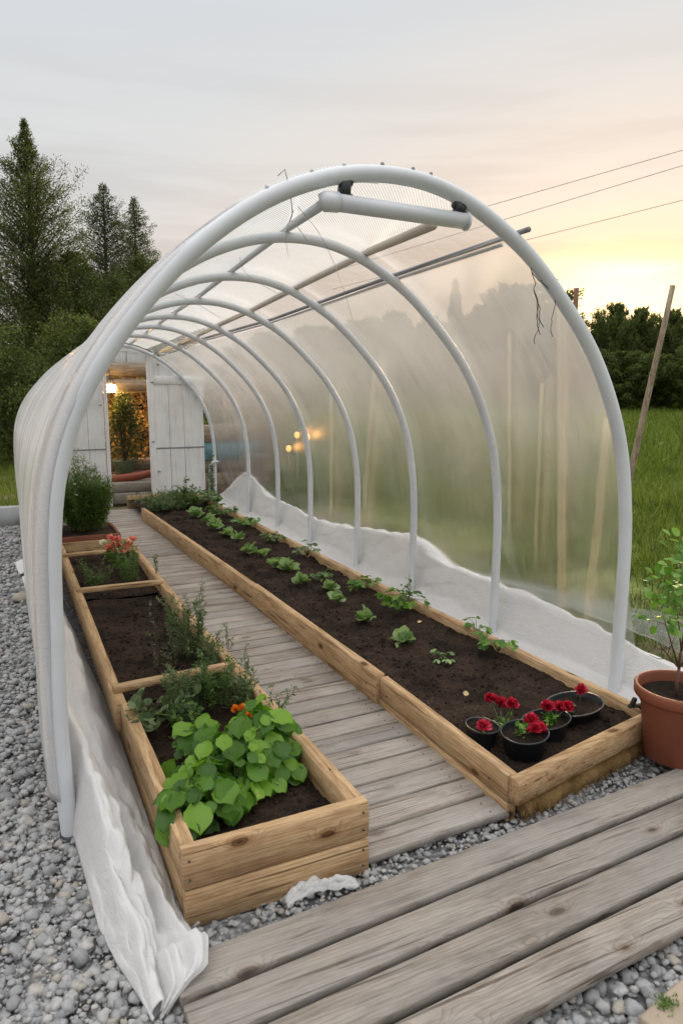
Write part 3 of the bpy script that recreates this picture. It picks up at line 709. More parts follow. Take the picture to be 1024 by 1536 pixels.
film('film_netting_roof', 2.64, 10.75, t_L, t_B, film_roof, off=.046, sg=-.006, fold=.004, nu=200, nv=50)
film('film_clear_roof', 2.64, 10.75, t_B, .597, film_clear, off=.046, sg=-.006, fold=.004, nu=120, nv=30)
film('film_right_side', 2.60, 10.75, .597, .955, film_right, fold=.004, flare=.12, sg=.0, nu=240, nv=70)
# purlins
def pole(name, p0, p1, r, mat, n=14, seg=2, parent=gh, sagz=0):
    mb = MB(); P = [tuple(np.array(p0) * (1 - t) + np.array(p1) * t - np.array([0, 0, sagz * math.sin(math.pi * t)])) for t in np.linspace(0, 1, seg)]; tube(mb, P, r, n); return obj(name, mb, mat, parent)
def rail(name, pts, r, mat, pre=[], n=12, off=.05, dz=0):
    P = list(pre)
    for y, t in pts: x, z = arc(y, t); nx, nz = arcn(t); P.append((float(x + nx * off), y, float(z + nz * off + dz)))
    mb = MB(); tube(mb, P, r, n); return obj(name, mb, mat, gh)
rail('purlin', [(3.66, .493), (4.72, .495), (5.72, .498), (6.85, .505), (7.86, .512), (9, .52), (10.7, .53)], .021, pvc, [(1.17, 2.62, 2.388)])
rail('purlin', [(3.66, .564), (4.72, .564), (5.72, .565), (6.85, .570), (7.86, .576), (9, .581), (10.7, .587)], .022, pvc_warm, [(1.70, 2.70, 2.368)])
rail('side_rail', [(2.545, .600), (2.62, .600), (3.66, .597), (4.72, .594), (5.72, .591), (6.85, .589), (7.86, .587), (9, .585), (10.7, .583)], .012, dark_metal)
rail('side_rail', [(2.75, .603), (3.66, .600), (4.72, .597), (5.72, .594), (6.85, .592), (7.86, .590), (9, .588), (10.7, .586)], .008, pvc, dz=-.01)
# hanging tube under the front hoop, with elbow and two black brackets
pole('hanging_tube', (1.185, 2.585, 2.378), (1.80, 2.60, 2.372), .033, pvc, 20)
mb = MB(); tube(mb, [(1.135, 2.60, 2.372), (1.15, 2.59, 2.378), (1.20, 2.585, 2.379)], [.034, .038, .038], 20); obj('tube_elbow', mb, pvc, gh)
mb = MB(); tube(mb, [(1.797, 2.60, 2.372), (1.806, 2.60, 2.372)], .0375, 20); obj('tube_cap', mb, pvc, gh)
def bracket(x, z0, z1):
    mb = MB(); board(mb, (x - .004, 2.6, z0), (x + .004, 2.6, z1), .046, .04, up=(0, 1, 0), ch=.006); tube(mb, [(x - .03, 2.6, z1 - .01), (x + .03, 2.6, z1 - .014)], .017, 10)
    tube(mb, [(x - .028, 2.6, z0 + .004), (x + .028, 2.6, z0 + .002)], .014, 10); obj('bracket', mb, black_plastic, gh)
bracket(1.235, 2.405, 2.475); bracket(1.765, 2.40, 2.445)
# small clips on top of the front hoop
for tx in (.9, 1.12, 1.25, 1.40, 1.52, 1.60):
    t = t_at(tx, 2.45); x, z = arc(2.6, t); nx, nz = arcn(t); mb = MB()
    tube(mb, [(x + nx * .03, 2.6, z + nz * .03), (x + nx * (.043 + rnd.uniform(0, .004)), 2.6, z + nz * .043)], [.010, .006], 8); obj('clip', mb, pvc if tx < 1.3 else dark_metal, gh)
# cords hanging over the netting
def cord(pts, r=.0022, name='cord', mat=None, parent=gh):
    P = resample(np.array(pts), 30); mb = MB(); tube(mb, [tuple(p) for p in P], r * .6, 5); return obj(name, mb, mat or dark_metal, parent)
cord([(.95, 2.57, 2.44), (.975, 2.56, 2.475), (1.0, 2.6, 2.43), (1.03, 2.62, 2.33), (1.08, 2.8, 2.34), (1.22, 3.1, 2.42), (1.45, 3.5, 2.43)], .003)
cord([(1.12, 2.85, 2.40), (1.25, 3.3, 2.41), (1.5, 3.9, 2.42)])
cord([(1.15, 3.7, 2.36), (1.3, 4.1, 2.34), (1.7, 4.65, 2.33)])
cord([(1.0, 4.6, 2.28), (1.25, 5.0, 2.27), (1.6, 5.7, 2.26)])
cord([(1.1, 2.75, 2.39), (1.5, 3.4, 2.43), (1.95, 4.1, 2.28), (2.15, 4.4, 2.15)])
# end wall of white boards
EY = 10.80
ew = MB(); ew.add([(0, 0, 0)], []); 
def wallz(x):  # arch height at x on end hoop
    xs, zs = ARC[:, 0], ARC[:, 1] * .935
    k = np.argmax(zs); return float(np.interp(x, xs[3:k], zs[3:k]) if x < xs[k] else np.interp(-x, -xs[k:-3][::1][::-1] * 1, zs[k:-3][::-1])) if False else float(max(np.interp(x, xs[4:k + 1], zs[4:k + 1]) if x <= xs[k] else np.interp(x, xs[k:-4], zs[k:-4]), 0))
ewo = bpy.data.objects.new('end_wall', None)
mb = MB()
def vboard(mb, xa, xb, z0, z1a, z1b, y=EY, t=.022):
    V = [(xa, y - t/2, z0), (xb, y - t/2, z0), (xb, y - t/2, z1b), (xa, y - t/2, z1a), (xa, y + t/2, z0), (xb, y + t/2, z0), (xb, y + t/2, z1b), (xa, y + t/2, z1a)]
    mb.add(V, [(0, 1, 2, 3), (5, 4, 7, 6), (1, 5, 6, 2), (4, 0, 3, 7), (3, 2, 6, 7), (4, 5, 1, 0)])
xs = [.14, .36, .58, .80, 1.02, 1.255]
for a, b in zip(xs[:-1], xs[1:]):
    vboard(mb, a, b - .007, .0, min(wallz(a), 2.2) , min(wallz(b), 2.2))
wall_ = obj('end_wall', mb, white_paint, gh, smooth=False)
mb = MB(); board(mb, (.15, EY - .02, .86), (1.25, EY - .02, .86), .012, .014); obj('rail', mb, dark_metal, wall_)
# header over door: boards up to arch
mb = MB()
hx = np.linspace(1.26, 2.9, 14)
for a, b in zip(hx[:-1], hx[1:]):
    lo = 2.13 if b < 1.99 else 1.90
    if wallz((a + b) / 2) > lo + .01: vboard(mb, a, b, lo, wallz(a) + .0, wallz(b) + .0, EY + .003)
obj('header_panel', mb, white_paint, wall_, smooth=False)
mb = MB(); [vboard(mb, a, a + .075, 2.203, max(2.204, wallz(a) - .01), max(2.204, wallz(a + .075) - .01), EY + .004) for a in np.arange(.84, 1.19, .075)]; obj('header_panel', mb, white_paint, wall_, smooth=False)
df = MB(); board(df, (1.28, EY - .022, 0), (1.28, EY - .022, 2.10), .05, .03, up=(0, 1, 0)); board(df, (1.925, EY - .022, -.02), (1.925, EY - .022, 2.26), .095, .03, up=(0, 1, 0))
board(df, (1.26, EY - .026, 2.165), (1.87, EY - .026, 2.165), .03, .12); board(df, (1.30, EY - .03, 2.29), (2.3, EY - .03, 2.24), .008, .01)
obj('door_frame', df, white_paint, wall_)
dp = MB(); px = [1.975, 2.19, 2.41, 2.715]
for a, b in zip(px[:-1], px[1:]): vboard(dp, a, b - .008, -.02, 1.83, 1.83, EY - .012)
pn = obj('door_panel', dp, white_paint, wall_, smooth=False)
mb = MB(); board(mb, (1.975, EY - .03, 1.865), (2.74, EY - .03, 1.865), .03, .12); obj('top_rail', mb, white_paint, wall_)
mb = MB(); board(mb, (1.975, EY - .028, .85), (2.71, EY - .028, .85), .008, .018); obj('seam', mb, dark_metal, wall_)
mb = MB()
for q in [(1.60, EY - .045, 2.27, 1.60, 2.12)]: board(mb, (q[0], q[1], q[2]), (q[3], q[1], q[4]), .008, .008, up=(0, 1, 0))
obj('door_bar', mb, dark_metal, wall_)
for (hx_, hz_) in [(2.05, 2.09), (1.93, .95), (1.2, 1.5), (2.0, .5), (1.95, 1.83)]: mb = MB(); tube(mb, [(hx_ - .02, EY - .04, hz_), (hx_ + .02, EY - .04, hz_)], .009, 6); obj('hinge', mb, dark_metal, wall_)
# coupling on the last right pipe + vertical pipe
mb = MB(); tube(mb, [(2.90, 10.70, .62), (2.80, 10.66, .62), (2.76, 10.66, .56), (2.74, 10.66, .05)], .018, 10); obj('corner_brace', mb, pvc, gh)

# ================= SHEETS =================
# left fleece
def left_fleece():
    ys = np.r_[np.linspace(9.9, 2.62, 240), np.linspace(2.58, 1.655, 90)]
    nv = 84; P = np.zeros((len(ys), nv, 3))
    for i, y in enumerate(ys):
        # outer edge, top, inner edge on the ground
        xin = np.interp(y, [1.655, 1.69, 1.79, 2.03, 2.15, 3.5, 5.5, 7, 9.9], [.262, .385, .415, .372, .376, .366, .27, .24, .2])
        xo = np.interp(y, [1.655, 1.76, 1.88, 2.04, 2.2, 2.52, 2.7, 9.9], [.23, .205, .170, .14, .13, .11, .085, .03])
        ht = np.interp(y, [1.70, 1.9, 2.15, 2.5, 3.2, 4.5, 6, 9.9], [.01, .06, .11, .22, .42, .50, .42, .3])
        xt = np.interp(y, [1.7, 2.2, 2.6, 3, 9.9], [.24, .2, .16, .115, .10])
        v = np.linspace(0, 1, nv)
        # cross-section: from outer foot up to crest then down inside
        cx = np.interp(v, [0, .28, .36, .7, 1], [xo, xt - .01, xt + .012, xt + (xin - xt) * .55, xin])
        cz = np.interp(v, [0, .28, .36, .7, 1], [.0, ht, ht, ht * .36, 0])
        lo = np.interp(y, [1.7, 2.4, 3], [.022, .012, .008])
        k = .030 * np.sin(math.pi * np.clip(v, 0, 1)) ** .6 + .004
        w = (N1(y * 3.2 + 40, v * 5) * .6 + .55 * N2(y * 9, v * 9) + .9 * N3(v * 10 + y * 1.6, y * 1.2) + .35 * N1(v * 22 + y * 3, y * 14) + .38 * (1 - np.abs(N2(v * 8 + y * 4, y * 5)) * 3).clip(-.3, 1) - .30 * (1 - np.abs(N3(v * 12 - y * 7, y * 9 + 5)) * 3).clip(-.2, 1)) * k
        cz2 = cz + .034 + w * 1.0 + (0.07 if y < 1.86 else 0) * np.clip((cx - .27) / .05, 0, 1) * np.clip((1.86 - y) / .04, 0, 1)
        P[i, :, 0] = cx + w * .45 * np.sin(math.pi * v); P[i, :, 1] = y + .02 * N2(v * 6, y * 2); P[i, :, 2] = np.maximum(cz2, .030)
    # smooth
    for _ in range(2):
        P[1:-1, :, 1:] = (P[:-2, :, 1:] + 2 * P[1:-1, :, 1:] + P[2:, :, 1:]) / 4; P[:, 1:-1, 2] = (P[:, :-2, 2] + 2 * P[:, 1:-1, 2] + P[:, 2:, 2]) / 4
    o = sheet('fleece_sheet', P, fleece_m); o.modifiers.new('s', 'SOLIDIFY').thickness = .003
    tag(o, 'crumpled white fleece sheet trailing along the left hoops onto the gravel', 'fleece sheet')
    return o
fl = left_fleece()
# flaps of film edge on the gravel, outside at left
def flap(pts, label, seed):
    pts = np.array(pts, float); nu, nv = 14, 10; u = np.linspace(0, 1, nu)[:, None, None]; v = np.linspace(0, 1, nv)[None, :, None]
    a, b, c, d = pts; P = (a * (1 - u) + b * u) * (1 - v) + (d * (1 - u) + c * u) * v
    P[..., 2] += .012 * N1(P[..., 0] * 20 + seed, P[..., 1] * 9) + .006 * N2(P[..., 0] * 50, P[..., 1] * 20); P[..., 2] = np.maximum(P[..., 2], .02)
    o = sheet('fleece_flap', P, fleece_m); o.modifiers.new('s', 'SOLIDIFY').thickness = .003; tag(o, label, 'fabric flap', 'loose fleece flaps on the gravel outside the tunnel')
flap([(.14, 7.1, .16), (-.06, 7.35, .05), (-.02, 6.9, .03), (.12, 6.5, .14)], 'white fabric flap jutting farthest onto the gravel, the most distant of the three', 1)
flap([(.14, 6.5, .14), (-.0, 6.7, .04), (.04, 5.9, .03), (.12, 5.6, .12)], 'white fabric flap on the gravel next to the lone rock, middle of the three', 2)
flap([(.13, 5.4, .13), (.03, 5.5, .03), (.05, 4.6, .03), (.12, 4.3, .10)], 'pointed white fabric flap on the gravel nearest the front hoop', 3)
# right fleece
def right_fleece():
    ys = np.linspace(10.65, 1.55, 420); nv = 80; P = np.zeros((len(ys), nv, 3)); v = np.linspace(0, 1, nv)
    for i, y in enumerate(ys):
        zt = np.interp(y, [1.55, 2.4, 3.1, 3.7, 4.4, 4.8, 5.2, 5.8, 6.5, 7.2, 8.06, 8.7, 9.1, 9.45, 9.9, 10.45, 10.65], [.20, .25, .30, .34, .34, .44, .47, .40, .31, .31, .34, .40, .52, .56, .40, .16, .1])
        xt = np.interp(y, [1.55, 3.6, 4.6, 11], [3.05, 3.02, 2.97, 2.93]); xo = np.interp(y, [1.55, 3.0, 4.6, 5.4, 11], [3.5, 3.5, 3.5, 3.25, 3.12])
        lxx = rx(y) + .03 if y > 2.15 else 2.6 + (2.15 - y) * .3
        cx = np.interp(v, [0, .22, .32, .6, .66, 1], [lxx, 2.80, 2.885, xt - .02, xt + .02, xo]); cz = np.interp(v, [0, .22, .32, .6, .66, 1], [.12, .05, .09, zt, zt, .0])
        k = .022 * np.sin(math.pi * v) ** .5
        w = (N2(y * 1.4 + 7, v * 7) * .8 + .5 * N1(y * 4, v * 6 + 9) + .7 * N3(v * 9 - y * .8, y * .5) + .6 * (1 - np.abs(N1(v * 7 + y * 2.2, y * 2.5)) * 3).clip(-.3, 1) - .45 * (1 - np.abs(N3(v * 11 - y * 3, y * 4 + 5)) * 3).clip(-.2, 1)) * k
        P[i, :, 0] = cx + w * .8; P[i, :, 1] = y + .02 * N1(v * 5, y * 2); P[i, :, 2] = np.maximum(cz + w * 1.1 + .01, .012)
    for _ in range(2):
        P[1:-1] = (P[:-2] + 2 * P[1:-1] + P[2:]) / 4; P[:, 1:-1] = (P[:, :-2] + 2 * P[:, 1:-1] + P[:, 2:]) / 4
    o = sheet('fleece_sheet', P, fleece_m); o.modifiers.new('s', 'SOLIDIFY').thickness = .003
    tag(o, 'long white fleece skirt heaped behind the right hoops beside the long bed', 'fleece sheet')
right_fleece()
# clear film apron over the ground at right
U, V = np.meshgrid(np.linspace(0, 1, 60), np.linspace(0, 1, 30), indexing='ij'); Y = 1.6 + 3.3 * U
X = 3.0 + V * np.interp(Y, [1.6, 3.3, 4.2, 4.9], [1.5, 1.3, 1.0, .4]); Z = .30 * (1 - V) ** 1.3 + .06 + .02 * N1(X * 4, Y * 3) + .01 * N2(X * 11, Y * 9)
o = sheet('plastic_film', np.stack([X, Y, Z], -1), film_apron, thick=0); tag(o, 'wrinkled clear plastic film spread on the grass outside the right fleece', 'plastic film')
# scrap between bed and deck
n = 26; U, V = np.meshgrid(np.linspace(0, 1, 30), np.linspace(0, 1, 16), indexing='ij')
X = .70 + .25 * U; Y = 1.895 + .045 * V + .02 * np.sin(U * 4); Z = .022 + .03 * np.sin(math.pi * U) ** .5 * np.sin(math.pi * V) * (1 + .7 * N1(U * 9, V * 7)) + .008 * N2(U * 19, V * 11)
o = sheet('fleece_scrap', np.stack([X, Y, Z], -1), fleece_m); o.modifiers.new('s', 'SOLIDIFY').thickness = .004
tag(o, 'small crumpled white scrap on the gravel between the left bed and the deck', 'fabric scrap')
#__PART2__
# ================= PLANTS IN THE LEFT BED =================
def basil():
    p = Plant(); n = 0
    for (cx, cy, cz, rx_, ry_, rz_, k) in [(.45, 2.20, .25, .10, .10, .08, 34), (.53, 2.28, .22, .16, .15, .15, 75), (.66, 2.38, .25, .20, .19, .17, 100), (.81, 2.45, .26, .17, .18, .20, 115), (.62, 2.58, .24, .16, .12, .14, 30)]:
        a = R.uniform(0, 2 * math.pi, k); c = R.uniform(-.5, 1, k); s = np.sqrt(1 - c * c).clip(0); rr = R.uniform(.55, 1.03, k)
        P = np.stack([cx + rx_ * np.cos(a) * s * rr, cy + ry_ * np.sin(a) * s * rr, cz + rz_ * c * rr], 1)
        D = np.stack([np.cos(a) * .8, np.sin(a) * .8 - .35, -.45 + .3 * c], 1) + R.normal(0, .25, (k, 3))
        up = np.stack([np.cos(a) * s * .9, np.sin(a) * s * .9, .35 + c], 1) + R.normal(0, .2, (k, 3))
        up = up + np.array([-.1, -.5, .25])
        sz = R.choice([.05, .065, .08, .10], k) * R.uniform(.85, 1.15, k); D = norm(D)
        p.leaves('leaves', BLEAF, P - D * sz[:, None] * .5, D, sz, sz * R.uniform(.9, 1.15, k), up=up)
        for j in range(0, k, 4):
            q = P[j]; b = np.array([cx + R.normal(0, .03), cy + R.normal(0, .03), .18]); m = (b + q) / 2 + np.array([0, 0, .04]); p.stem([b, m, q], .003, .0015)
    return p.build('leafy_plant', (.68, 2.4, .18), 'big bright green plant with broad round leaves spilling over the front of the left bed', 'plant', {'leaves': lf_basil})
basil()
def marigold():
    p = Plant()
    for dx, dy, dz in [(0, 0, .33), (.035, .01, .325), (-.02, .03, .315), (.02, -.03, .31)]:
        flowerhead(p, (.81 + dx, 2.72 + dy, dz), .022, 24); p.stem([(.81, 2.73, .18), (.81 + dx, 2.72 + dy, dz)], .002)
    _, P, D = sprig((.81, 2.73, .18), (.81, 2.72, .30), 30, .03, 0); p.leaves('leaves', LEAFT, P, D, .035, .025)
    p.build('marigold', (.81, 2.73, .18), 'orange marigold blossoms just behind the big round-leaved plant', 'flower', {'leaves': lf_herb, 'flower': fl_orange})
marigold()
zs = .19
herb('lettuce', (.50, 2.98, zs), .15, .12, 14, 7, .055, lf_grey, 'grey-green broad-leaved clump left of the rosemary bushes behind the big plant', 'plant', lw=.05, tm=RLEAF, lean=.5)
herb('rosemary', (.60, 2.86, zs), .14, .09, 16, 34, .026, lf_herb, 'low herb clump beside the left board, in front of the grey-green clump', 'herb', lw=.012)
herb('rosemary', (.64, 3.05, zs), .25, .09, 20, 60, .028, lf_grey, 'bushy rosemary in the middle of the row in front of the nearest crossbar', 'herb', lw=.009)
herb('rosemary', (.78, 3.06, zs), .27, .09, 24, 60, .028, lf_herb, 'tallest bushy rosemary, right of the middle of the row before the nearest crossbar', 'herb', lw=.009)
herb('rosemary', (.89, 2.96, zs), .24, .07, 18, 55, .026, lf_grey, 'rosemary pressed against the right board just behind the orange flowers', 'herb', lw=.010)
herb('herb_sprig', (.985, 2.78, .27), .10, .05, 6, 12, .022, lf_grey, 'little herb sprig leaning over the walkway board beside the orange flowers', 'herb', lw=.014, lean=.8)
herb('herb_sprig', (.40, 2.92, .26), .07, .035, 6, 12, .018, lf_grey, 'tiny grey-green sprig sitting on the left board in front of the nearest crossbar', 'herb', lw=.010, lean=.6)
herb('leafy_seedling', (.60, 2.66, zs), .10, .08, 10, 6, .045, lf_young, 'small light green leafy plant between the big round-leaved plant and the herbs', 'plant', lw=.03, tm=LEAFT, lean=.7)
herb('savory', (.80, 3.75, zs), .42, .13, 26, 80, .024, lf_grey, 'tall airy grey-green herb leaning on the right board in the middle soil compartment', 'herb', lw=.010)
herb('savory', (.86, 3.48, zs), .26, .09, 14, 60, .022, lf_grey, 'lower airy herb right behind the nearest crossbar by the walkway board', 'herb', lw=.010)
herb('savory', (.70, 3.62, zs), .22, .05, 3, 30, .02, lf_grey, 'thin see-through herb left of the tall airy herb in the middle compartment', 'herb', lw=.009, smat=stem_b)
herb('herb_sprig', (.60, 3.62, zs), .40, .05, 2, 26, .022, lf_grey, 'single long thin stem with few leaves in the middle of the bare soil', 'herb', lw=.010, smat=stem_b, lean=-.4)
herb('herb_sprig', (1.0, 3.58, .27), .17, .035, 3, 22, .018, lf_grey, 'wispy sprig over the walkway board, second nearest of the three there', 'herb', lw=.010)
herb('herb_sprig', (1.0, 3.25, .26), .19, .035, 3, 24, .018, lf_grey, 'wispy sprig over the walkway board level with the nearest crossbar', 'herb', lw=.010)
herb('herb_sprig', (.965, 5.45, .26), .24, .02, 2, 26, .028, lf_grey, 'wispy upright sprig over the walkway board below the pink flowers', 'herb', lw=.015)
herb('savory', (.50, 5.55, zs), .20, .10, 12, 30, .03, lf_herb, 'green weedy tuft at the left board in the far small compartment', 'herb', lw=.013, lean=.6)
herb('savory', (.76, 5.5, zs), .34, .10, 16, 44, .028, lf_herb, 'green leafy stalks under the pink flowers in the far small compartment', 'herb', lw=.011)
def pinkf():
    p = Plant()
    for i in range(15):
        a = rnd.uniform(0, 6.28); r = .15 * math.sqrt(rnd.random()); c = (.76 + r * math.cos(a), 5.95 + r * math.sin(a), .43 + rnd.uniform(-.05, .04))
        flowerhead(p, c, .034, 18, 'petals' if rnd.random() < .82 else 'flower'); p.stem([(.74, 5.9, .2), ((c[0] + .74) / 2, 5.92, .33), c], .003)
    for i in range(7):
        _, P, D = sprig((.74, 5.85, .2), (.76 + rnd.uniform(-.14, .14), 5.95, .42), 16, .05, 0); p.leaves('leaves', LEAFT, P, D, .07, .025)
    p.build('pink_flowers', (.76, 5.95, .19), 'cluster of pink and coral blossoms on pale stalks in front of the tall feathery bush', 'flowers', {'leaves': lf_young, 'petals': fl_pink, 'flower': fl_white})
pinkf()
# tall feathery bush in a low terracotta trough
def feather():
    p = Plant(); b = np.array([.64, 7.45, .28])
    for i in range(170):
        a = rnd.uniform(0, 6.28); r = .30 * math.sqrt(rnd.random()); h = (rnd.uniform(.45, .72) + (.32 if r < .13 else 0) * rnd.random()) * (1 - .25 * (r / .3) ** 2)
        tp = b + (math.cos(a) * r - .03, math.sin(a) * r, h); bb = b + (math.cos(a) * r * .45, math.sin(a) * r * .45, 0)
        path, P, D = sprig(bb, tp, 100, .03, 0, .04, .7); P += R.normal(0, .018, P.shape)
        p.leaves('leaves', NLEAF, P, D, R.uniform(.03, .055, len(P)), .05)
        if i % 3 == 0: p.stem(path, .003)
        if rnd.random() < .14: flowerhead(p, tp, .013, 8)
    return p.build('feathery_bush', tuple(b), 'tall feathery green bush with tiny white flowers at the far end of the left bed', 'bush', {'leaves': leafmat('feather_leaf', [(.05, .10, .02), (.09, .16, .03), (.15, .22, .05)], .3), 'flower': fl_white})
feather()
t = thing('flower_trough', (.64, 7.4, .19), 'low reddish brown trough under the tall feathery bush', 'planter')
mb = MB()
for (a, b) in [((.36, 7.08), (.90, 7.08)), ((.36, 7.75), (.90, 7.75))]: board(mb, (*a, .235), (*b, .235), .03, .13)
for x in (.36, .90): board(mb, (x, 7.08, .235), (x, 7.75, .235), .03, .13)
obj('trough_wall', mb, terra_dark, t); mb = MB(); board(mb, (.63, 7.1, .26), (.63, 7.73, .26), .52, .05); obj('soil', mb, soil_m, t)

# ================= PLANTS IN THE RIGHT BED =================
ordn = ['nearest', 'second nearest', 'third nearest', 'fourth nearest', 'fifth nearest', 'sixth nearest', 'seventh nearest', 'eighth nearest', 'ninth nearest', 'tenth nearest', 'eleventh nearest', 'twelfth nearest', 'thirteenth nearest', 'farthest']
seeds = [(2.075, 3.53, .075), (2.05, 4.00, .08), (2.075, 4.50, .075), (2.15, 4.80, .07), (2.02, 5.05, .07), (2.075, 5.50, .09), (2.01, 5.62, .10), (2.05, 6.1, .10), (1.98, 6.3, .12), (2.06, 6.9, .11), (2.03, 7.2, .13), (2.0, 7.65, .13), (2.05, 8.05, .14), (2.0, 8.5, .14)]
for i, (x, y, r) in enumerate(seeds):
    p = Plant(); k = 13; a = np.arange(k) * 2.4 + rnd.uniform(0, 6); el = np.linspace(1.35, .35, k) + R.normal(0, .12, k)
    r = min(r, .085 + .002 * i) * rnd.uniform(.85, 1.15); b = np.array([x, y, .155]); D = np.stack([np.cos(a) * np.cos(el), np.sin(a) * np.cos(el), np.sin(el)], 1)
    P = b + np.stack([np.cos(a) * .006, np.sin(a) * .006, R.uniform(0, .02, k)], 1); sz = r * R.uniform(.75, 1.15, k)
    p.leaves('leaves', BLEAF, P, D, sz, sz * 1.0, up=np.array([0, 0, 1.]) + R.normal(0, .35, (k, 3)))
    for j in range(0, k, 2): p.stem([P[j] - D[j] * .004, P[j] + D[j] * sz[j] * .5], .002)
    p.build('cabbage_seedling', (x, y, .15), 'pale green cabbage seedling in the long bed row, %s to the deck' % ordn[i], 'seedling', {'leaves': lf_cab}, 'cabbage seedlings in a row')
def sprawl(c, r, h, n, label, mat=lf_young, ll=.05, name='strawberry_plant', tops=True):
    p = Plant(); c = np.array(c, float)
    for i in range(n):
        a = rnd.uniform(0, 6.28); e = c + (math.cos(a) * r * rnd.uniform(.4, 1), math.sin(a) * r * rnd.uniform(.4, 1), h * rnd.uniform(.35, 1)); m = (c + e) / 2 + np.array([0, 0, h * .35])
        p.stem([c, m, e], .0025); k = 3; D = np.stack([np.cos(a + np.array([-.9, 0, .9])), np.sin(a + np.array([-.9, 0, .9])), np.full(3, -.25)], 1)
        p.leaves('leaves', LEAFT, np.repeat(e[None], k, 0), D + R.normal(0, .15, (k, 3)), ll * R.uniform(.8, 1.2, k), ll * R.uniform(.8, 1.1, k))
    return p.build(name, tuple(c), label, 'plant', {'leaves': mat}, None)
sprawl((2.12, 3.17, .155), .07, .06, 9, 'small pale spiky seedling alone in the bare front soil of the long bed', lf_cab, .035, 'seedling')
sprawl((2.50, 3.16, .16), .10, .09, 9, 'bright leafy plant at the right board of the long bed, nearest to the red flowers', ll=.055)
sprawl((2.53, 3.42, .17), .09, .10, 9, 'bright leafy plant hugging the right board by the second hoop', ll=.05)
sprawl((2.42, 4.12, .16), .17, .13, 26, 'largest dark leafy plant at the right board, before the third hoop', lf_basil, .06)
herb('herb_sprig', (2.47, 4.16, .2), .22, .06, 3, 14, .035, lf_herb, 'upright leafy stalk rising from the largest plant at the right board', 'herb', lw=.025)
sprawl((2.40, 4.72, .16), .11, .09, 14, 'yellow-green low plant at the right board between third and fourth hoops', lf_young, .06)
sprawl((2.22, 5.1, .16), .09, .07, 10, 'dark low plant between the cabbage row and the fourth hoop', lf_herb, .05)
sprawl((2.42, 5.9, .16), .13, .14, 14, 'greyish leafy plant at the right board level with the fifth hoop', lf_grey, .055)
sprawl((2.40, 6.7, .16), .12, .09, 14, 'low green plant at the right board just before the sixth hoop', lf_herb, .06)
sprawl((2.36, 7.6, .16), .15, .1, 20, 'low leafy plant at the right board just before the seventh hoop', lf_young, .06)
sprawl((2.32, 8.4, .16), .18, .15, 26, 'leafy plant by the right board beside the far end of the cabbage row', lf_herb, .07)
sprawl((2.33, 9.3, .16), .2, .2, 40, 'bushy plant in the far right corner of the long bed', lf_herb, .08)
herb('feathery_herb', (1.75, 9.25, .15), .24, .26, 60, 36, .04, lf_grey, 'feathery low green clump filling the far left corner of the long bed', 'herb', lw=.02, lean=.5)
herb('feathery_herb', (2.08, 9.45, .15), .26, .22, 60, 36, .04, lf_herb, 'feathery green clump in the middle of the far end of the long bed', 'herb', lw=.02, lean=.5)
herb('tall_sprig', (1.98, 9.1, .15), .52, .06, 4, 30, .07, lf_grey, 'tall leafy sprig standing in front of the white door panel', 'plant', lw=.035)
herb('tall_sprig', (2.66, 10.2, .1), .75, .05, 6, 40, .05, lf_grey, 'slim tall plant next to the last hoop at the far right corner', 'plant', lw=.03)
# small pale chips on the soil
for (x, y, lab) in [(2.33, 3.78, 'yellowish leaf scrap on the soil in front of the largest plant'), (1.95, 2.72, 'pale chip on the soil behind the red flowers')]:
    p = Plant(); p.leaves('leaves', RLEAF, np.array([[x, y, .175]]), np.array([[1., .3, .1]]), .035, .03); V, F = p.V['leaves'][0]
    tag(fast('fallen_leaf', V, F, simple('dry_scrap', (.5, .38, .2), .8), smooth=True), lab, 'leaf')

# black plastic pots with red flowers
def blackpot(c, r, h, label, sx=1, sy=1, tilt=(0, 0)):
    t = thing('flower_pot', (c[0], c[1], c[2]), label, 'flower pot')
    mb = MB(); lathe(mb, [(0, 0), (r * .78, 0), (r * .82, .004), (r * .96, h - .014), (r * 1.0, h - .012), (r * 1.05, h - .004), (r * 1.04, h), (r * .99, h), (r * .97, h - .003), (r * .90, h * .6)], c, 36, sx, sy)
    obj('pot', mb, black_plastic, t)
    mb = MB(); rr = np.linspace(0, 1, 8); lathe(mb, [(r * .94 * q, h - .022 + .008 * rnd.uniform(-1, 1)) for q in rr[::-1]], c, 30, sx, sy); obj('soil', mb, soil_m, t); t.rotation_euler = (rad(tilt[0] * .4), rad(tilt[1] * .5), 0); return t
ZB = .140
blackpot((1.885, 2.185, ZB + .0), .092, .105, 'black pot with three red blooms, front left of the red flower pots', 1.1, 1, (9, -6))
blackpot((1.765, 2.33, ZB + .0), .072, .09, 'small black pot beside the walkway board with a single red bloom', 1, 1, (7, 8))
blackpot((2.065, 2.26, ZB + .0), .092, .09, 'oblong black pot in the middle of the red flower pots', 1.3, .85, (10, -4))
blackpot((2.30, 2.335, ZB + .0), .115, .085, 'widest black pot tray in the right corner, mostly bare soil', 1.3, .9, (8, -5))
def redp(c, heads, label, leaf=lf_young, n=50, rr=.05, hh=.07):
    p = Plant(); c = np.array(c, float)
    for h in heads: flowerhead(p, (h[0], h[1], h[2] + .008), .031, 54); p.stem([c, (c + np.array(h)) / 2 + [0, 0, .01], h], .0028)
    for i in range(6):
        e = c + (rnd.uniform(-rr, rr), rnd.uniform(-rr, rr), hh * rnd.uniform(.5, 1)); _, P, D = sprig(c, e, n // 6, .02, 0); p.leaves('leaves', LEAFT, P, D, R.uniform(.015, .032, len(P)), .02)
    p.build('red_flower', tuple(c), label, 'flower', {'leaves': leaf, 'flower': fl_red})
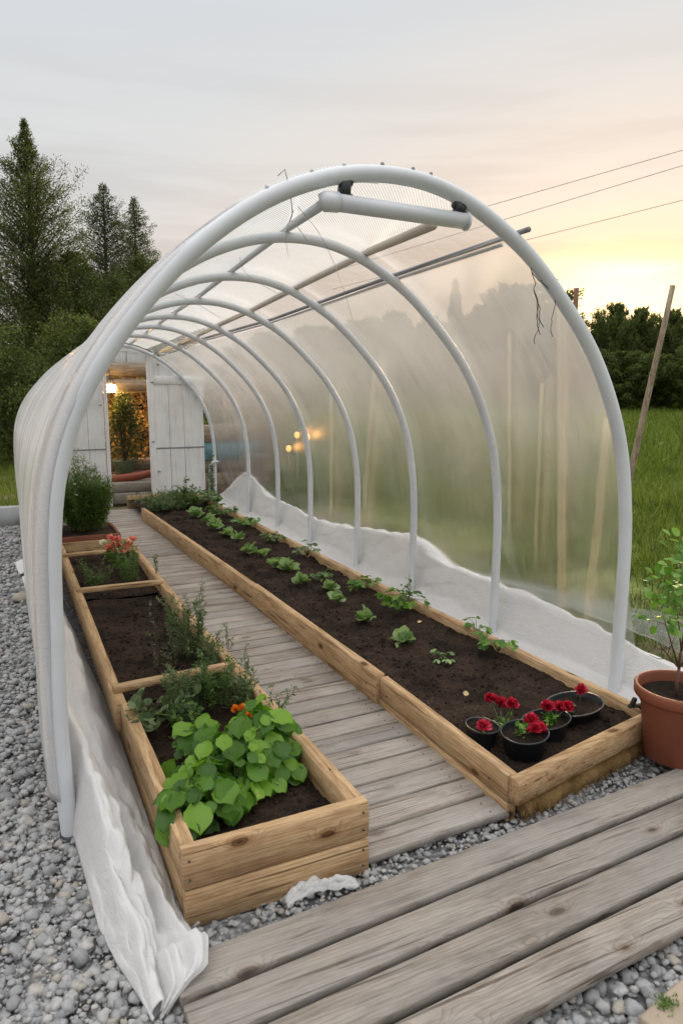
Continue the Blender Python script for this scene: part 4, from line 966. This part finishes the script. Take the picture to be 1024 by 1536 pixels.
redp((1.885, 2.20, ZB + .065), [(1.93, 2.20, .265), (1.905, 2.15, .25), (1.95, 2.17, .235)], 'two-headed red bloom in the front left black pot', n=70)
redp((1.90, 2.36, ZB + .02), [(1.895, 2.43, .275), (1.955, 2.36, .265), (1.925, 2.40, .26)], 'red blooms on a mossy yellow-green plant behind the front left pot', n=90, rr=.07)
redp((1.755, 2.31, ZB + .055), [(1.735, 2.27, .245)], 'single round red bloom in the small pot by the walkway board', n=12)
redp((2.09, 2.25, ZB + .06), [(2.10, 2.29, .255), (2.165, 2.24, .26), (2.15, 2.27, .25)], 'pair of red blooms over bright green moss in the middle black pot', n=110, rr=.05, hh=.05)
redp((2.36, 2.36, .2), [(2.365, 2.36, .255)], 'lone red bloom lying at the right board of the long bed', n=4)
herb('herb_sprig', (2.24, 2.33, .19), .05, .04, 5, 10, .02, lf_grey, 'tiny greyish sprig in the widest black tray beside the red pair', 'herb')
mb = MB(); board(mb, (2.50, 2.20, .225), (2.56, 2.16, .235), .03, .012); board(mb, (2.51, 2.19, .225), (2.52, 2.18, .27), .02, .02, up=(0, 1, 0)); board(mb, (2.54, 2.17, .22), (2.60, 2.15, .215), .02, .012)
tag(obj('metal_clip', mb, simple('rusty', (.03, .025, .02), .8)), 'small dark bent clip on the right front corner of the long bed', 'clip')

# terracotta pot with young tree at right edge
pc = (2.565, 1.985, .07); t = thing('terracotta_pot', pc, 'large terracotta pot standing at the right end of the deck', 'plant pot')
mb = MB(); lathe(mb, [(0, 0), (.125, 0), (.130, .006), (.160, .27), (.162, .275), (.182, .277), (.187, .285), (.189, .320), (.184, .328), (.174, .328), (.170, .32), (.163, .25)], pc, 64); obj('pot', mb, terracotta, t)
mb = MB(); lathe(mb, [(.166 * q, .285 + .01 * rnd.uniform(-1, 1)) for q in np.linspace(1, 0, 10)], pc, 40); so_ = obj('soil', mb, soil_m, t)
def sapling():
    p = Plant(); b = np.array([pc[0] - .015, pc[1] - .0, .34])
    def br(a, c, r0, r1): 
        m = (np.array(a) + np.array(c)) / 2 + R.normal(0, .012, 3); p.stem([a, m, c], r0, r1, 6)
    j1 = b + (-.005, 0, .14); j2 = b + (-.0, 0, .22)
    br(b, j1, .009, .007); br(j1, j2, .007, .005)
    tips = []
    for (o, e, r) in [(j1, (-.12, .01, .40), .005), (j1, (-.16, -.02, .28), .004), (j2, (.02, 0, .60), .005), (j2, (.10, .02, .50), .005), (j2, (-.06, .03, .52), .004), (j1, (.14, -.02, .35), .004), (j2, (.16, .05, .62), .004)]:
        e = b + np.array(e); br(o, e, r, .0015); tips.append(e)
        for q in range(3):
            s = np.array(o) * (1 - (.4 + .2 * q)) + e * (.4 + .2 * q); br(s, s + R.normal(0, .045, 3) + [0, 0, .03], .002, .001)
    for e in tips:
        if e[2] < b[2] + .37: continue
        k = 44; P = e + R.normal(0, .045, (k, 3)) * [1.1, 1.1, .8]; D = norm(P - e + R.normal(0, .02, (k, 3)) + [0, 0, .01]); p.leaves('leaves', RLEAF, P, D, R.uniform(.03, .05, k), .034)
    for e in ((.0, 0, .70), (.015, .0, .715), (-.01, .01, .71)): flowerhead(p, b + np.array(e), .018, 16)
    p.stem([b + (.02, 0, .58), b + (.0, 0, .70)], .002)
    p.build('young_tree', tuple(b), 'young tree with reddish twigs, green leaves and a white blossom in the terracotta pot', 'sapling', {'leaves': lf_young, 'flower': fl_white}, stem_mat=simple('red_twig', (.12, .06, .045), .7))
sapling()
# moss tuft lower right, dry red bit
p = Plant(); k = 160; P = np.array([1.47, 1.10, .05]) + R.normal(0, .011, (k, 3)) * [1.5, 1, .6]; p.leaves('leaves', NLEAF, P, R.normal(0, 1, (k, 3)) + [0, 0, 1], .014, .02)
p.build('moss_tuft', (1.43, 1.13, .04), 'small green moss tuft at the edge of the pale slab in the bottom right corner', 'moss', {'leaves': lf_herb})

# ================= BEHIND THE END WALL =================
st_ = thing('timber_steps', (1.6, 11.2, 0), 'two low grey timber steps in the open doorway', 'steps')
mb = MB(); board(mb, (.9, 11.05, .08), (2.6, 11.05, .08), .05, .16); board(mb, (.9, 11.12, .235), (2.6, 11.12, .235), .05, .145); obj('riser', mb, deck_x, st_)
mb = MB(); board(mb, (.9, 11.35, .30), (2.6, 11.35, .30), .42, .03); obj('tread', mb, deck_x, st_)
mb = MB(); P = resample(np.array([(1.10, 11.3, .37), (1.4, 11.28, .35), (1.8, 11.26, .39), (2.15, 11.3, .46)]), 20); tube(mb, [tuple(q) for q in P], [.055 + .012 * math.sin(i / 19 * 3.14) for i in range(20)], 14)
tag(obj('red_trough', mb, simple('red_clay', (.20, .045, .02), .6)), 'curved red-brown bowl resting on the steps in the doorway', 'bowl')
tw = thing('timber_planter', (2.0, 12.2, 0), 'long timber planter wall behind the doorway with a shrub on it', 'planter')
mb = MB(); board(mb, (.6, 12.1, .50), (4.2, 12.1, .50), .08, .19); board(mb, (.6, 12.1, .29), (4.2, 12.1, .29), .08, .20); board(mb, (.6, 12.1, .09), (4.2, 12.1, .09), .08, .19); obj('plank_wall', mb, old_x, tw)
mb = MB(); board(mb, (2.2, 12.3, .54), (2.2, 12.3, .56), 4, .4, up=(0, 1, 0)); obj('soil', mb, soil_m, tw)
t = thing('plant_pot', (1.62, 11.75, .32), 'greenish glass-like pot under the dark shrub in the doorway', 'plant pot')
mb = MB(); board(mb, (1.62, 11.75, .0), (1.62, 11.75, .36), .4, .4, up=(0, 1, 0)); obj('stand', mb, old_x, t)
mb = MB(); lathe(mb, [(0, 0), (.13, 0), (.17, .22), (.18, .23), (.165, .235), (.15, .2)], (1.62, 11.7, .37), 24); obj('pot', mb, simple('green_pot', (.12, .17, .10), .3), t)
def shrub(name, c, r, h, n, ll, mat, label, cat='shrub', lw=.6, shape=1.0):
    p = Plant(); c = np.array(c, float)
    for i in range(n):
        t_ = rnd.random() ** .8; a = rnd.uniform(0, 6.28); rr = r * (1 - t_ ** 1.4 * shape * .85) * math.sqrt(rnd.random()); q = c + (math.cos(a) * rr, math.sin(a) * rr, h * t_)
        k = 26; P = q + R.normal(0, r * .16, (k, 3)); D = norm(P - q + np.array([math.cos(a), math.sin(a), .5]) * .05)
        p.leaves('leaves', LEAFT, P, D, ll * R.uniform(.6, 1.2, k), ll * lw)
        if i % 4 == 0: p.stem([c, (c + q) / 2 + [0, 0, h * .1], q], .006)
    return p.build(name, tuple(c), label, cat, {'leaves': mat}, stem_mat=stem_b)
shrub('shrub', (1.64, 11.7, .58), .34, 1.0, 110, .07, lf_tree2, 'dark green cone-shaped shrub in the greenish pot, framed by the doorway', lw=.4)
shrub('shrub', (3.25, 12.0, .58), .45, .65, 90, .08, lf_bush, 'dark shrub glimpsed through the gap right of the white door panel', shape=.4)
# leaf-covered earth bank
bk = thing('leafy_bank', (2.2, 13.2, 0), 'bank of dry brown and golden foliage lit by the lamp behind the doorway', 'hedge')
U, V = np.meshgrid(np.linspace(.85, 4.6, 70), np.linspace(0, 1, 26), indexing='ij')
BZ = .35 + V * 1.6 + .12 * N1(U * 2, V * 5); BY = 12.7 + V * 1.0 + .15 * N2(U * 2, V * 4)
mb = MB(); mb.add(np.stack([U, BY, BZ], -1).reshape(-1, 3), grid(70, 26)); obj('earth', mb, soil_m, bk)
n = 15000; iu = R.integers(0, 70, n); iv = R.integers(0, 26, n); P = np.stack([U[iu, iv], BY[iu, iv] - .05, BZ[iu, iv]], 1) + R.normal(0, .07, (n, 3))
V_, F_ = inst(*LEAFT, frames(P, R.normal(0, 1, (n, 3)) + [0, -.6, -.2], R.normal(0, 1, (n, 3)) + [0, -1, .5], R.uniform(.05, .1, n), .06)); fast('foliage', V_, F_, lf_autumn, bk)
pg = thing('log_pergola', (1.8, 12.0, 0), 'two rough log beams on posts seen at the top of the doorway', 'pergola')
for z, y in ((1.80, 12.0), (2.06, 12.05)):
    mb = MB(); tube(mb, [(x, y, z + .01 * math.sin(x * 3)) for x in np.linspace(.9, 3.5, 20)], [.115 + rnd.uniform(-.008, .008) for _ in range(20)], 16); obj('beam', mb, old_x, pg)
for x in (.95, 3.45): mb = MB(); tube(mb, [(x, 12.02, 0), (x, 12.02, 2.2)], .08, 14); obj('post', mb, pole_wood, pg)
lt = thing('hanging_lamp', (1.47, 11.65, 1.77), 'glowing warm cluster lamp hanging in the open doorway', 'lamp')
E_ = Mat('bulb_glow'); E_.b.inputs['Base Color'].default_value = (1, .7, .3, 1); E_.b.inputs['Emission Color'].default_value = (1, .62, .22, 1); E_.b.inputs['Emission Strength'].default_value = 35
for dx, dz in ((-.055, 0), (.0, .012), (.055, -.005)):
    mb = MB(); c = (1.47 + dx, 11.65, 1.71 + dz); lathe(mb, [(0, 0), (.018, .004), (.032, .02), (.037, .04), (.032, .06), (.016, .085), (.014, .10), (0, .10)], c, 18); obj('bulb', mb, E_.m, lt)
mb = MB(); 
for dx in (-.055, 0, .055): tube(mb, [(1.47 + dx, 11.65, 1.80), (1.47 + dx, 11.65, 1.84), (1.47, 11.66, 1.93), (1.47, 11.8, 2.12)], .008, 6)
obj('lamp_cable', mb, black_plastic, lt)
ld = bpy.data.lights.new('lamp_light', 'POINT'); ld.energy = 80; ld.color = (1, .55, .2); ld.shadow_soft_size = .09; lo = bpy.data.objects.new('lamp_light', ld); COL.objects.link(lo); lo.location = (1.50, 12.05, 1.60)
# wooden box with blue-painted panel right of the door
t = thing('wooden_box', (3.0, 11.3, 0), 'brown wooden box with a blue-green patch, right of the white door panel', 'box')
mb = MB(); board(mb, (2.72, 11.3, .20), (3.6, 11.3, .20), .3, .39); board(mb, (2.72, 11.3, .50), (3.6, 11.3, .50), .3, .2); board(mb, (2.70, 11.29, 1.03), (3.6, 11.29, 1.03), .34, .26); obj('crate', mb, old_x, t)
mb = MB(); board(mb, (2.72, 11.28, .75), (3.6, 11.28, .75), .3, .29); obj('blue_panel', mb, simple('blue_paint', (.10, .20, .23), .6, .3, .5, 9), t)

# ================= POLES, STAKES, WIRES =================
def stick(name, a, b, r, mat, label, cat, group=None, r2=None, sag=0):
    mb = MB(); P = [tuple(np.array(a) * (1 - t_) + np.array(b) * t_ + R.normal(0, r * .12, 3) - np.array([0, 0, sag * 4 * t_ * (1 - t_)])) for t_ in np.linspace(0, 1, 24 if sag else 8)]
    tube(mb, P, list(np.linspace(r, r2 or r, len(P))), 8); return tag(obj(name, mb, mat), label, cat, group)
cane = simple('yellow_cane', (.62, .47, .24), .6)
stick('wooden_pole', (6.0, 5.64, -.1), (6.0, 5.10, 2.72), .038, pole_wood, 'pale pole leaning in the meadow at the right edge, dark at its tip', 'pole', r2=.026)
stick('wooden_post', (4.6, 5.0, -.1), (4.6, 4.92, 2.58), .022, simple('brown_post', (.16, .085, .05), .8), 'thin brown post peeking above the front hoop at right', 'post')
stick('cane', (3.52, 3.76, 0), (3.52, 3.94, 2.36), .014, cane, 'tallest thin yellow cane behind the film between the first two hoops', 'garden cane')
stick('cane', (3.52, 3.52, 0), (3.5, 3.42, 1.5), .013, cane, 'leaning yellow cane behind the film right beside the front hoop', 'garden cane')
stick('cane', (4.3, 4.95, 0), (4.3, 4.97, 1.75), .016, cane, 'faint short cane behind the film just left of the tallest one', 'garden cane')
stick('cane', (5.0, 6.2, 0), (5.0, 6.34, 2.3), .018, cane, 'faint upright cane behind the film right of the second hoop', 'garden cane')
stick('cane', (3.5, 6.92, 0), (3.5, 6.62, 1.95), .024, cane, 'leaning pale cane behind the film between third and fourth hoops', 'garden cane')
stick('cane', (3.5, 7.75, 0), (3.5, 7.74, 1.7), .022, cane, 'upright pale cane behind the film between fourth and fifth hoops', 'garden cane')
stick('rope', (5.6, 5.5, .84), (5.6, 14.5, .70), .012, black_plastic, 'dark rope strung low behind the right film', 'rope', sag=.12)
wm_ = simple('wire', (.30, .28, .27), .5)
A1, B1 = np.array([19.044, 16.196, 8.969]), np.array([15.042, 19.969, 7.878])
A2, B2 = np.array([19.065, 16.172, 8.53]), np.array([15.479, 19.631, 7.433])
A3, B3 = np.array([19.112, 16.116, 7.527]), np.array([15.997, 19.212, 6.731])
for A_, B_, lab in ((A1, B1, 'top overhead wire crossing the sky at right'), (A2, B2, 'middle overhead wire crossing the sky at right'), (A3, B3, 'lowest overhead wire crossing the sky at right')):
    d_ = B_ - A_; stick('overhead_wire', A_ - d_ * 3, B_ + d_ * 1.6, .010, wm_, lab, 'wire', 'overhead wires')
def reflection(x, y, z, label):  # added glowing bodies on stakes, standing in for doorway lamp reflections in the film
    t = thing('lamp_reflection', (x, y, z), label, 'reflection', 'added glows for lamp reflections, behind the film'); mb = MB(); tube(mb, [(x, y, -.05), (x, y, z - .05)], .009, 8); obj('stake', mb, dark_metal, t)
    mb = MB(); lathe(mb, [(0, -.05), (.022, -.045), (.038, -.01), (.034, .02), (.02, .04), (0, .042)], (x, y, z), 18); obj('added_glow', mb, E2.m, t)
E2 = Mat('reflection_glow'); E2.b.inputs['Base Color'].default_value = (1, .5, .15, 1); E2.b.inputs['Emission Color'].default_value = (1, .42, .10, 1); E2.b.inputs['Emission Strength'].default_value = 4.5
reflection(3.6, 9.45, .89, "lowest and leftmost added amber lantern glowing through the right film"); reflection(3.6, 9.12, 1.10, "middle added amber lantern glowing through the right film"); reflection(3.6, 8.74, 1.09, "rightmost added amber lantern glowing through the right film")
# dry vine hanging on the film near the front hoop
vm = simple('dry_vine', (.06, .045, .035), .9); mb = MB()
def vine(p0, n, st, r=.0019):
    p = np.array(p0, float); P = [tuple(p)]
    for i in range(n): p = p + np.array(st) + R.normal(0, .007, 3) * [1, .6, .5]; P.append(tuple(p))
    tube(mb, P, r, 5); return P
P1 = vine((2.155, 2.60, 2.26), 14, (.005, 0, -.022)); P2 = vine(P1[3], 8, (.010, 0, -.008), .002); P3 = vine(P1[6], 10, (.006, 0, -.020), .0018); P4 = vine(P1[9], 9, (-.003, 0, -.02), .0016); vine((2.30, 2.6, 2.09), 9, (.0005, 0, -.02), .0016); vine(P2[4], 5, (.008, 0, .004), .0015)
tag(obj('dry_vine', mb, vm), 'dry dark tendril hanging from the film edge near the front hoop', 'vine')

# ================= GRASS =================
def grass(name, n, x0, x1, y0, y1, h, w, mat, label, test=None, zf=ground_z, dens=True):
    P = np.stack([R.uniform(x0, x1, n), R.uniform(y0, y1, n)], 1)
    if test is not None: P = P[test(P)]
    if dens: P = P[(N1(P[:, 0] * 1.1, P[:, 1] * 1.1) + .35 * N2(P[:, 0] * 5, P[:, 1] * 5)) > R.uniform(-1.0, .25, len(P))]
    z = zf(P[:, 0], P[:, 1]); k = len(P); Q = np.c_[P, z]; D = np.c_[R.normal(0, .45, (k, 2)), np.ones(k)]
    hh = h * R.uniform(.45, 1.25, k) * (1 + .4 * N3(P[:, 0] * .9, P[:, 1] * .9)); V, F = inst(*BLADE, frames(Q, D, R.normal(0, 1, (k, 3)), hh, w, hh))
    return tag(fast(name, V, F, mat), label, 'grass', kind='stuff')
right = lambda P: (P[:, 0] > 3.35 + .3 * N1(P[:, 1] * 2, P[:, 1]))
grass('rough_grass', 110000, 3.2, 9, 1.8, 14, .085, .007, lf_rough, 'rough short grass and weeds beside the tunnel', right)
grass('grass', 70000, 5.0, 16, 3, 20, .17, .014, lf_grass, 'green meadow grass', lambda P: P[:, 0] > 5 + .8 * N1(P[:, 1], 0 * P[:, 1]), dens=False)
grass('far_grass', 60000, 8, 40, 10, 44, .32, .04, lf_grass, 'green meadow grass far out', None, dens=False)
grass('left_grass', 22000, -5, .1, 10.1, 24, .16, .015, lf_grass, 'green lawn behind the concrete edging', None, dens=False)
shrub('weed', (5.6, 4.45, .02), .10, .22, 8, .05, lf_young, 'weedy plant with upright yellowish leaves in the grass at the right edge', 'weed', lw=.35)

# ================= TREES =================
QL = (np.array([(0, 0, 0), (.5, .3, .06), (.5, -.3, .06), (1, 0, -.08)]), np.array([(0, 2, 1), (1, 2, 3)]))
def tree(name, base, H, Rad, prof, nb, nl, ls, up, mat, label, cat='tree', group=None, trunk=.14, low=.1, spread=.16, droop=0, gauss=1.0, lw=.8):
    t = thing(name, base, label, cat, group); b = np.array(base, float)
    mb = MB(); lean = R.normal(0, .02, 2); tp = lambda q: b + np.array([lean[0] * q * H, lean[1] * q * H, q * H])
    tube(mb, [tuple(tp(q)) for q in np.linspace(-.03, .97, 8)], list(np.linspace(trunk, .015, 8)), 8)
    Ps, Ds = [], []
    for i in range(nb):
        q = low + (1 - low) * (i + rnd.random()) / nb; a = i * 2.399 + rnd.uniform(-.5, .5); L = Rad * prof(q) * rnd.uniform(.55, 1.2)
        o = tp(q * .97); dirv = np.array([math.cos(a), math.sin(a), up * rnd.uniform(.6, 1.3)]); e = o + dirv * L; m = (o + e) / 2 + np.array([0, 0, -droop * L * .3]); e = e + np.array([0, 0, -droop * L])
        if L > .25: tube(mb, [tuple(o), tuple(m), tuple(e)], [max(.012, trunk * .22 * (1 - q)), .012, .005], 4, cap=False)
        k = max(8, int(nl / nb * (.10 + L / Rad * 1.9))); s = R.random(k) ** .7; base_ = np.where(s[:, None] < .5, o + (m - o) * (s * 2)[:, None], m + (e - m) * ((s - .5) * 2)[:, None])
        sc = spread * (L + .15) * (1.25 - .95 * s) + .02; off = R.normal(0, 1, (k, 3)) * sc[:, None] * [1, 1, gauss]
        Ps.append(base_ + off); Ds.append(norm(off + dirv * sc[:, None] * .8 + [0, 0, -droop * .3]))
    P, D = np.concatenate(Ps), np.concatenate(Ds); k = len(P); P = P[P[:, 2] > b[2] + .05]; D = D[:len(P)]; k = len(P)
    V, F = inst(*QL, frames(P, D + R.normal(0, .3, (k, 3)), R.normal(0, 1, (k, 3)), ls * R.uniform(.6, 1.3, k), ls * lw))
    obj('trunk', mb, bark, t); fast('crown', V, F, mat, t); return t
def dup(root, loc, rz, sc, label):
    r = root.copy(); COL.objects.link(r); r.location = loc; r.rotation_euler = (0, 0, rz); r.scale = sc; r['label'] = label
    for ch in root.children: c = ch.copy(); COL.objects.link(c); c.parent = r
    return r
gz_ = lambda x, y: float(ground_z(np.array(x), np.array(y)))
cone = lambda q: max(.03, (1 - q) ** .78) * (.8 + .2 * math.sin(q * 13)) * min(1, (1 - q) * 7 + .15); cone2 = lambda q: max(.03, (1 - q) ** .75) * (.85 + .15 * math.sin(q * 17))
tree('tall_tree', (.95, 24, gz_(.95, 24)), 9.6, 3.9, cone, 460, 120000, .062, .8, lf_tree, 'tallest feathery dark tree at the far left', trunk=.2, spread=.075)
tree('tall_tree', (-.8, 22.5, gz_(-.8, 22.5)), 7.9, 2.6, cone, 240, 45000, .065, .8, lf_tree, 'dark tree cut by the left picture edge beside the tallest tree', trunk=.17, spread=.085)
t1 = tree('fir_tree', (3.4, 27, gz_(3.4, 27)), 8.75, 3.3, cone2, 320, 60000, .065, .5, lf_tree2, 'pointed fir, left one of the pair above the tunnel', trunk=.16, spread=.08)
tree('fir_tree', (4.65, 28, gz_(4.65, 28)), 8.75, 3.0, cone2, 300, 55000, .065, .4, lf_tree2, 'pointed fir, right one of the pair above the tunnel', trunk=.16, droop=.1, spread=.08)
round_ = lambda q: max(.1, math.sin(math.pi * min(1, (q * .9 + .12))) ** .6)
tree('bushy_tree', (2.1, 24.5, gz_(2.1, 24.5)), 6.0, 1.9, round_, 120, 40000, .075, .5, lf_tree, 'lower bushy tree between the tallest tree and the firs', trunk=.12)
tree('bushy_tree', (4.4, 25.5, gz_(4.4, 25.5)), 6.2, 1.9, round_, 110, 36000, .075, .5, lf_tree, 'lower bushy tree in front of the firs, just over the tunnel', trunk=.12)
b1 = tree('bush', (-.75, 17.5, gz_(-.75, 17.5)), 3.5, 1.3, round_, 80, 26000, .07, .6, lf_bush, 'green bush at the left picture edge above the lawn', 'bush', trunk=.05, low=.02)
tree('bush', (.45, 18.5, gz_(.45, 18.5)), 2.4, 1.2, round_, 60, 16000, .08, .6, lf_bush, 'green bush right beside the tunnel film at far left', 'bush', trunk=.05, low=.02)
tree('bush', (1.9, 19.5, gz_(1.9, 19.5)), 3.6, 1.4, round_, 80, 22000, .08, .6, lf_bush, 'green bush hidden mostly behind the left tunnel film', 'bush', trunk=.05, low=.02)
# far tree line (about 40-48 m)
def far(az_px, dist):
    d = Vector((0, 0, 0)); a = math.atan((az_px - 512) / 1050 / math.cos(rad(9.5))) + rad(25.157); return dist * math.sin(a), dist * math.cos(a)
x, y = far(690, 45); fr = tree('leafy_tree', (x, y, gz_(x, y)), 6.2, 2.6, round_, 110, 22000, .19, .55, lf_bush, 'rounded tree in the hazy row behind the right film, beside the narrow spire', trunk=.16, low=.03, spread=.11)
fr.location = (x, y, gz_(x, y))
def put(px, top, wpx, dist, label, src=None):
    x, y = far(px, dist); g = gz_(x, y); H = (592 - top) / 1050 * dist + 1.65 - g; hh = 6.2; sw = wpx / 1050 * dist / 5.6
    return dup(src or fr, (x, y, g), rnd.uniform(0, 6), (sw, sw, H / hh * .97), label)
x, y = far(680, 42); tree('spire_tree', (x, y, gz_(x, y)), (592 - 428) / 1050 * 42 + 1.65 - gz_(x, y), 1.15, cone2, 90, 9000, .18, .5, lf_tree2, 'narrow spire tree in the hazy row behind the right film', trunk=.12)
# source tree moved to be the large rounded one
x, y = far(760, 44); g = gz_(x, y); fr.location = (x, y, g); fr.scale = (1.3, 1.3, ((592 - 440) / 1050 * 44 + 1.65 - g) / 6.2); fr['label'] = 'largest rounded tree in the hazy row behind the right film'
FT = [(835, 478, 90, 46, 'rounded tree behind the film just left of the bright sunset gap'), (715, 462, 90, 45, 'rounded tree between the spire and the largest hazy tree'), (640, 478, 100, 46, 'hazy tree left of the spire behind the film'),
      (590, 470, 90, 44, 'hazy tree behind the film, second left of the spire'), (535, 482, 110, 46, 'hazy tree behind the film near the third hoop top'), (470, 490, 110, 47, 'hazy tree behind the film near the fourth hoop'), (405, 500, 120, 47, 'leftmost hazy tree behind the right film'),
      (880, 490, 60, 46, 'dark bush just right of the front hoop in the tree row'), (905, 466, 60, 44, 'tallest bush right of the front hoop in the tree row'), (942, 474, 75, 45, 'broad bush between the front hoop and the leaning pole'), (985, 478, 80, 46, 'bush behind the upper half of the leaning pole'), (1022, 480, 80, 44, 'bush at the right picture edge in the tree row'), (1075, 476, 90, 45, 'bush beyond the right picture edge'),
      (1140, 470, 110, 45, 'far bush outside the picture at right')]
for a in FT[:-1]: put(*a)
low_ = [(x_, 525 + (i % 3) * 6, 100, 41 + (i % 2), 'low undergrowth bush in the far tree row, number %d from the left') for i, x_ in enumerate(range(400, 1090, 52))]
places = ['behind the fifth hoop', 'behind the fourth hoop', 'left of the third hoop', 'behind the third hoop', 'right of the third hoop', 'left of the second hoop', 'behind the second hoop', 'right of the second hoop', 'below the spire', 'below the largest hazy tree', 'left of the front hoop', 'just right of the front hoop', 'left of the leaning pole', 'at the right picture edge']
for (a, nm) in zip(low_, places): put(a[0], a[1], a[2], a[3], 'low undergrowth bush in the far tree row, ' + nm)
print('objects', len(bpy.data.objects))
